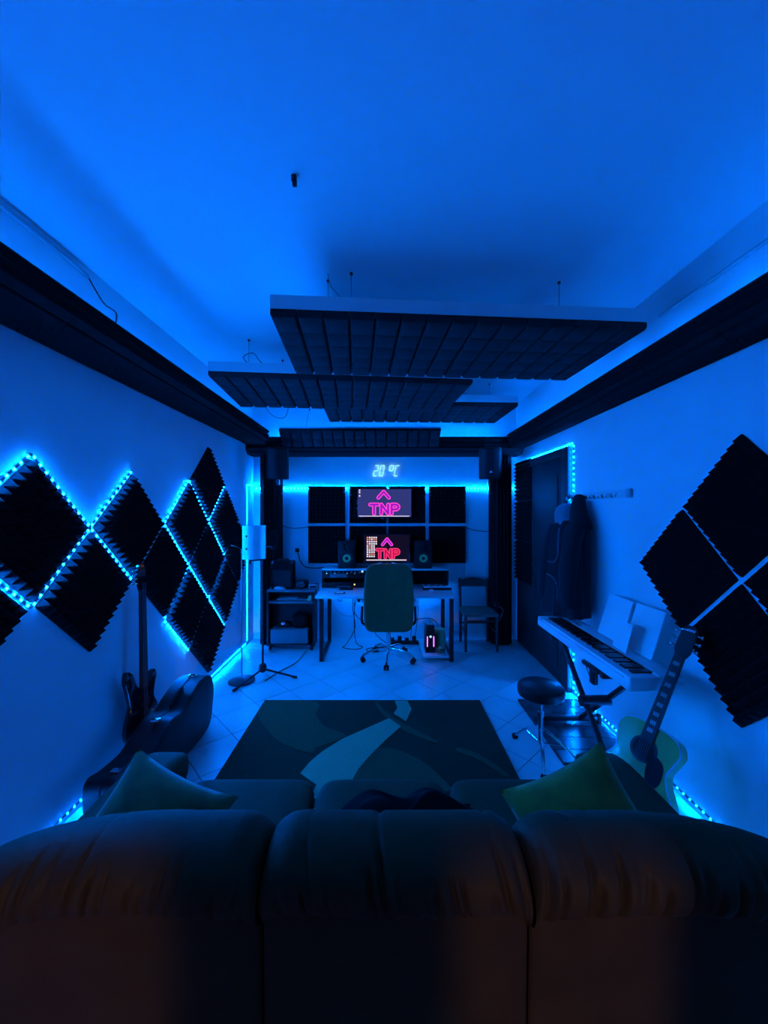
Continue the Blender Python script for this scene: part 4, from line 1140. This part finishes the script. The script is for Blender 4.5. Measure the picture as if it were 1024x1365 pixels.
mb = MB(); mb.tube([(1.66, 3.26, 1.775), (1.63, 3.22, 1.70), (1.61, 3.17, 1.60), (1.61, 3.13, 1.50)], [0.045, 0.05, 0.055, 0.06, 0.065, 0.07, 0.075, 0.08, 0.085, 0.085], 12, smooth=3); mb.build('collar', 'navy', jk, ang=60)
for pts in ([(1.435, 3.14, 1.52), (1.420, 3.13, 1.40), (1.418, 3.13, 1.30), (1.415, 3.20, 1.235), (1.405, 3.30, 1.225)], [(1.395, 3.30, 1.12), (1.400, 3.20, 1.11), (1.405, 3.13, 1.06), (1.405, 3.11, 0.90)]):
    MB().tube(pts, 0.004, 6, smooth=5).build('piping', 'greybox', jk)

# ------------------------------------------------------------------ digital piano on X stand
dp = thing('digital_piano', 'white digital piano on a black stand along the wall', 'piano', (1.46, 2.66, 0.68), (0, 0, 0), world=True)
px0, px1, py0, py1, pz = 1.305, 1.60, 2.04, 3.27, 0.69
mb = MB()
mb.bb((px0, py0, pz), (px1, py1, pz + 0.055), 0.012, 3)
mb.bb((px0 + 0.16, py0 + 0.004, pz + 0.04), (px1 - 0.004, py1 - 0.004, pz + 0.085), 0.010, 3)
for ya, yb in ((py0, py0 + 0.06), (py1 - 0.06, py1)):
    mb.bb((px0 + 0.002, ya + 0.002, pz + 0.02), (px0 + 0.175, yb - 0.002, pz + 0.078), 0.010, 3)
mb.build('body', 'whiteplastic', dp)
N = 52
ky0, ky1 = py0 + 0.062, py1 - 0.062
kw = (ky1 - ky0) / N
wk = MB().bb((px0 + 0.018, 0, pz + 0.052), (px0 + 0.158, kw - 0.0012, pz + 0.070), 0.0015, 1)
wkm = None
for k in range(N):
    if wkm is None:
        b = MB().bb((px0 + 0.018, ky0, pz + 0.052), (px0 + 0.158, ky0 + kw - 0.0012, pz + 0.070))
        wkm = b.build('white_key', 'whiteplastic', dp)
    else:
        part_copy(wkm, dp, Matrix.Translation((0, k * kw, 0)) @ wkm.matrix_basis)
bkm = None
for k in range(N - 1):
    if k % 7 in (2, 6): continue
    if bkm is None:
        k0 = k
        bkm = MB().bb((px0 + 0.064, ky0 + kw - 0.006, pz + 0.068), (px0 + 0.158, ky0 + kw + 0.006, pz + 0.082)).build('black_key', 'blackgloss', dp)
    else:
        part_copy(bkm, dp, Matrix.Translation((0, (k - k0) * kw, 0)) @ bkm.matrix_basis)
MB().bb((px0 + 0.157, ky0, pz + 0.07), (px0 + 0.166, ky1, pz + 0.0865)).build('control_strip', 'blackgloss', dp)
for k in range(6):
    MB().bb((px0 + 0.19, 2.95 + k * 0.03, pz + 0.085), (px0 + 0.215, 2.97 + k * 0.03, pz + 0.089), 0.001).build('button', 'chrome', dp)
ks = thing('keyboard_stand', 'black crossed-leg stand under the white piano', 'keyboard stand', (1.45, 2.63, 0), world=True)
for x in (1.38, 1.52):
    a = ((x, 2.98, 0.66), (x, 2.30, 0.05)) if x < 1.45 else ((x, 2.30, 0.66), (x, 2.98, 0.05))
    MB().tube(a, 0.019, 8).build('cross_leg', 'blackmetal', ks)
for y in (2.98, 2.30):
    MB().bb((1.30, y - 0.018, 0.655), (1.64, y + 0.018, 0.69), 0.004).build('top_arm', 'blackmetal', ks)
    zf = 0.018 if y > 2.5 else 0.0
    ft = MB().bb((1.22, y - 0.018, 0.02 + zf), (1.66, y + 0.018, 0.055 + zf), 0.004).build('foot_bar', 'blackmetal', ks)
    for x in (1.215, 1.665):
        MB().bb((x - 0.015, y - 0.024, zf), (x + 0.015, y + 0.024, 0.06 + zf), 0.006).build('end_cap', 'rubber', ft)
MB().cyl((1.35, 2.64, 0.355), (1.55, 2.64, 0.355), 0.035, n=16).build('pivot', 'blackplastic', ks)
MB().bb((1.385, 2.54, 0.50), (1.42, 2.60, 0.60), 0.01).build('lock_lever', 'blackplastic', ks)
MB().bb((1.375, 2.48, 0.595), (1.43, 2.68, 0.625), 0.01).build('lock_handle', 'blackplastic', ks)
cable('thin cable looping under the white piano', [(1.50, 2.92, 0.69), (1.49, 2.86, 0.56), (1.50, 2.78, 0.45), (1.51, 2.74, 0.60), (1.50, 2.70, 0.69)], 0.003)
# sheet music
sm_ = thing('music_book', 'open white music book standing on the piano against the wall', 'sheet music', (1.55, 2.6, 0.775), world=True)
for y0, y1, tw in ((2.52, 2.80, 0.03), (2.25, 2.50, -0.02)):
    q = frame((1.535 + (0.02 if tw > 0 else 0.035), y0, 0.777), (tw, 1, 0), (0.30, 0, 0.954), (-0.954, 0, 0.30))
    MB().bb((0, 0, 0), (y1 - y0, 0.295, 0.006), 0.001, 1, q).build('page', 'paper', sm_)
sc_ = thing('note_card', 'small pale card propped before the music book', 'card', (1.49, 2.5, 0.775), world=True)
MB().bb((0, 0, 0), (0.15, 0.18, 0.002), m=frame((1.487, 2.36, 0.777), (0.05, 0.998, 0), (0.25, 0, 0.968), (-0.968, 0, 0.25))).build('card', 'paper', sc_)
MB().bb((1.482, 2.36, 0.776), (1.50, 2.51, 0.779)).build('fold', 'paper', sc_)

# ------------------------------------------------------------------ stool and mat
so = thing('drum_stool', 'round black padded stool with chrome tripod legs before the piano', 'stool', (1.045, 2.56, 0), world=True)
MB().lathe([(0.0, 0.425), (0.13, 0.425), (0.145, 0.435), (0.15, 0.46), (0.147, 0.485), (0.13, 0.50), (0.0, 0.507)], 36, Matrix.Translation((1.045, 2.56, 0))).build('seat', 'stoolskin', so)
MB().cyl((1.045, 2.56, 0.10), (1.045, 2.56, 0.30), 0.016, n=12).cyl((1.045, 2.56, 0.30), (1.045, 2.56, 0.43), 0.011, n=12).build('post', 'chrome', so)
MB().cyl((1.045, 2.56, 0.29), (1.045, 2.56, 0.32), 0.022, n=12).cyl((1.045, 2.56, 0.305), (1.09, 2.54, 0.305), 0.006, n=8).build('clamp', 'chrome', so)
for ex, ey in ((0.955, 2.80), (1.27, 2.465), (0.985, 2.36)):
    lg = MB().tube([(1.045, 2.56, 0.22), ((1.045 + ex) / 2, (2.56 + ey) / 2, 0.14), (ex, ey, 0.02)], 0.010, 8, smooth=4).build('leg', 'chrome', so)
    MB().tube([(1.045, 2.56, 0.11), ((1.045 + ex) / 2, (2.56 + ey) / 2, 0.125)], 0.006, 6).build('brace', 'chrome', lg)
    MB().sell((ex, ey, 0.018), (0.045, 0.045, 0.036), 0.7, 0.9, 14, 8).build('rubber_foot', 'rubber', lg)
fm = thing('plank_mat', 'dark glossy plank mat on the floor under the piano stand', 'mat', (1.42, 2.95, 0), world=True)
MB().bb((1.17, 2.50, 0.0), (1.69, 3.36, 0.010)).build('base', 'core', fm)
for k in range(6):
    MB().bb((1.172, 2.503 + k * 0.143, 0.010), (1.688, 2.503 + k * 0.143 + 0.138, 0.017), 0.002, 1).build('plank', 'matwood', fm)

# ------------------------------------------------------------------ acoustic guitar
hole = Vector((1.318, 1.95, 0.446)); head = Vector((1.626, 2.03, 1.043))
ax = (head - hole).normalized()
n0 = Vector((-0.80, -0.50, 0.25)); n0 = (n0 - ax * n0.dot(ax)).normalized()
lx = ax.cross(n0).normalized()
base = hole - ax * 0.36 - n0 * 0.0
ag = thing('acoustic_guitar', 'pale acoustic guitar with dark neck leaning on the wall by the sofa', 'guitar')
ag.matrix_world = frame(base, lx, ax, n0)
half = [(0.0, 0.0), (0.09, 0.008), (0.16, 0.05), (0.190, 0.12), (0.178, 0.19), (0.135, 0.26), (0.118, 0.31), (0.132, 0.37), (0.142, 0.42), (0.120, 0.465), (0.07, 0.485), (0.0, 0.487)]
out = catmull([(a, b, 0) for a, b in half] + [(-a, b, 0) for a, b in half[-2:0:-1]], 5)
P = [(p.x, p.y) for p in out]
MB().prism(P, -0.10, -0.004).build('side', 'guitarside', ag, ang=50)
bd = MB()
bd.tube([(a, b, -0.002) for a, b in P] + [(P[0][0], P[0][1], -0.002)], 0.0045, 6); bd.build('binding', 'pearl', ag)
MB().prism(P, -0.004, 0.001).build('soundboard', 'guitar', ag)
MB().cyl((0, 0.36, 0.001), (0, 0.36, 0.0022), 0.050, n=32).build('sound_hole', 'rubber', ag)
MB().lathe([(0.050, 0.0015), (0.050, 0.0025), (0.062, 0.0025), (0.062, 0.0015)], 32, Matrix.Translation((0, 0.36, 0))).build('rosette', 'fretboard', ag)
pg = catmull([(0.035, 0.33, 0), (0.06, 0.36, 0), (0.10, 0.33, 0), (0.105, 0.25, 0), (0.07, 0.20, 0), (0.04, 0.26, 0)], 4)
MB().prism([(p.x, p.y) for p in pg], 0.001, 0.003).build('pickguard', 'navy', ag)
MB().prism([(-0.07, 0.135), (0.07, 0.135), (0.06, 0.165), (-0.06, 0.165)], 0.001, 0.012).build('bridge', 'fretboard', ag)
nk = MB().prism([(-0.029, 0.41), (0.029, 0.41), (0.023, 0.87), (-0.023, 0.87)], 0.001, 0.012)
nk.prism([(-0.024, 0.48), (0.024, 0.48), (0.020, 0.87), (-0.020, 0.87)], -0.018, 0.001)
nko = nk.build('neck', 'fretboard', ag)
for y in (0.46, 0.50, 0.545, 0.595, 0.65, 0.705, 0.765, 0.825):
    MB().box((0, y, 0.0125), (0.028, 0.020, 0.0015)).build('inlay', 'pearl', nko)
hs = MB().prism([(-0.024, 0.868), (0.024, 0.868), (0.036, 0.90), (0.034, 1.02), (0.012, 1.04), (-0.012, 1.04), (-0.034, 1.02), (-0.036, 0.90)], -0.014, 0.004).build('headstock', 'fretboard', ag)
for s in (-1, 1):
    for k in range(3):
        y = 0.915 + k * 0.042
        MB().cyl((s * 0.034, y, -0.005), (s * 0.052, y, -0.005), 0.004, n=8).sell((s * 0.058, y, -0.005), (0.016, 0.020, 0.010), 0.8, 0.8, 12, 8).build('tuner', 'chrome', hs)
for k in range(6):
    x = -0.02 + k * 0.008
    MB().cyl((x * 1.3, 0.15, 0.013), (x * 0.85, 0.87, 0.0145), 0.0009, n=4).build('string', 'wire', ag)
MB().bb((-0.03, 1.005, 0.004), (0.03, 1.02, 0.018), 0.003).build('capo', 'chrome', hs)
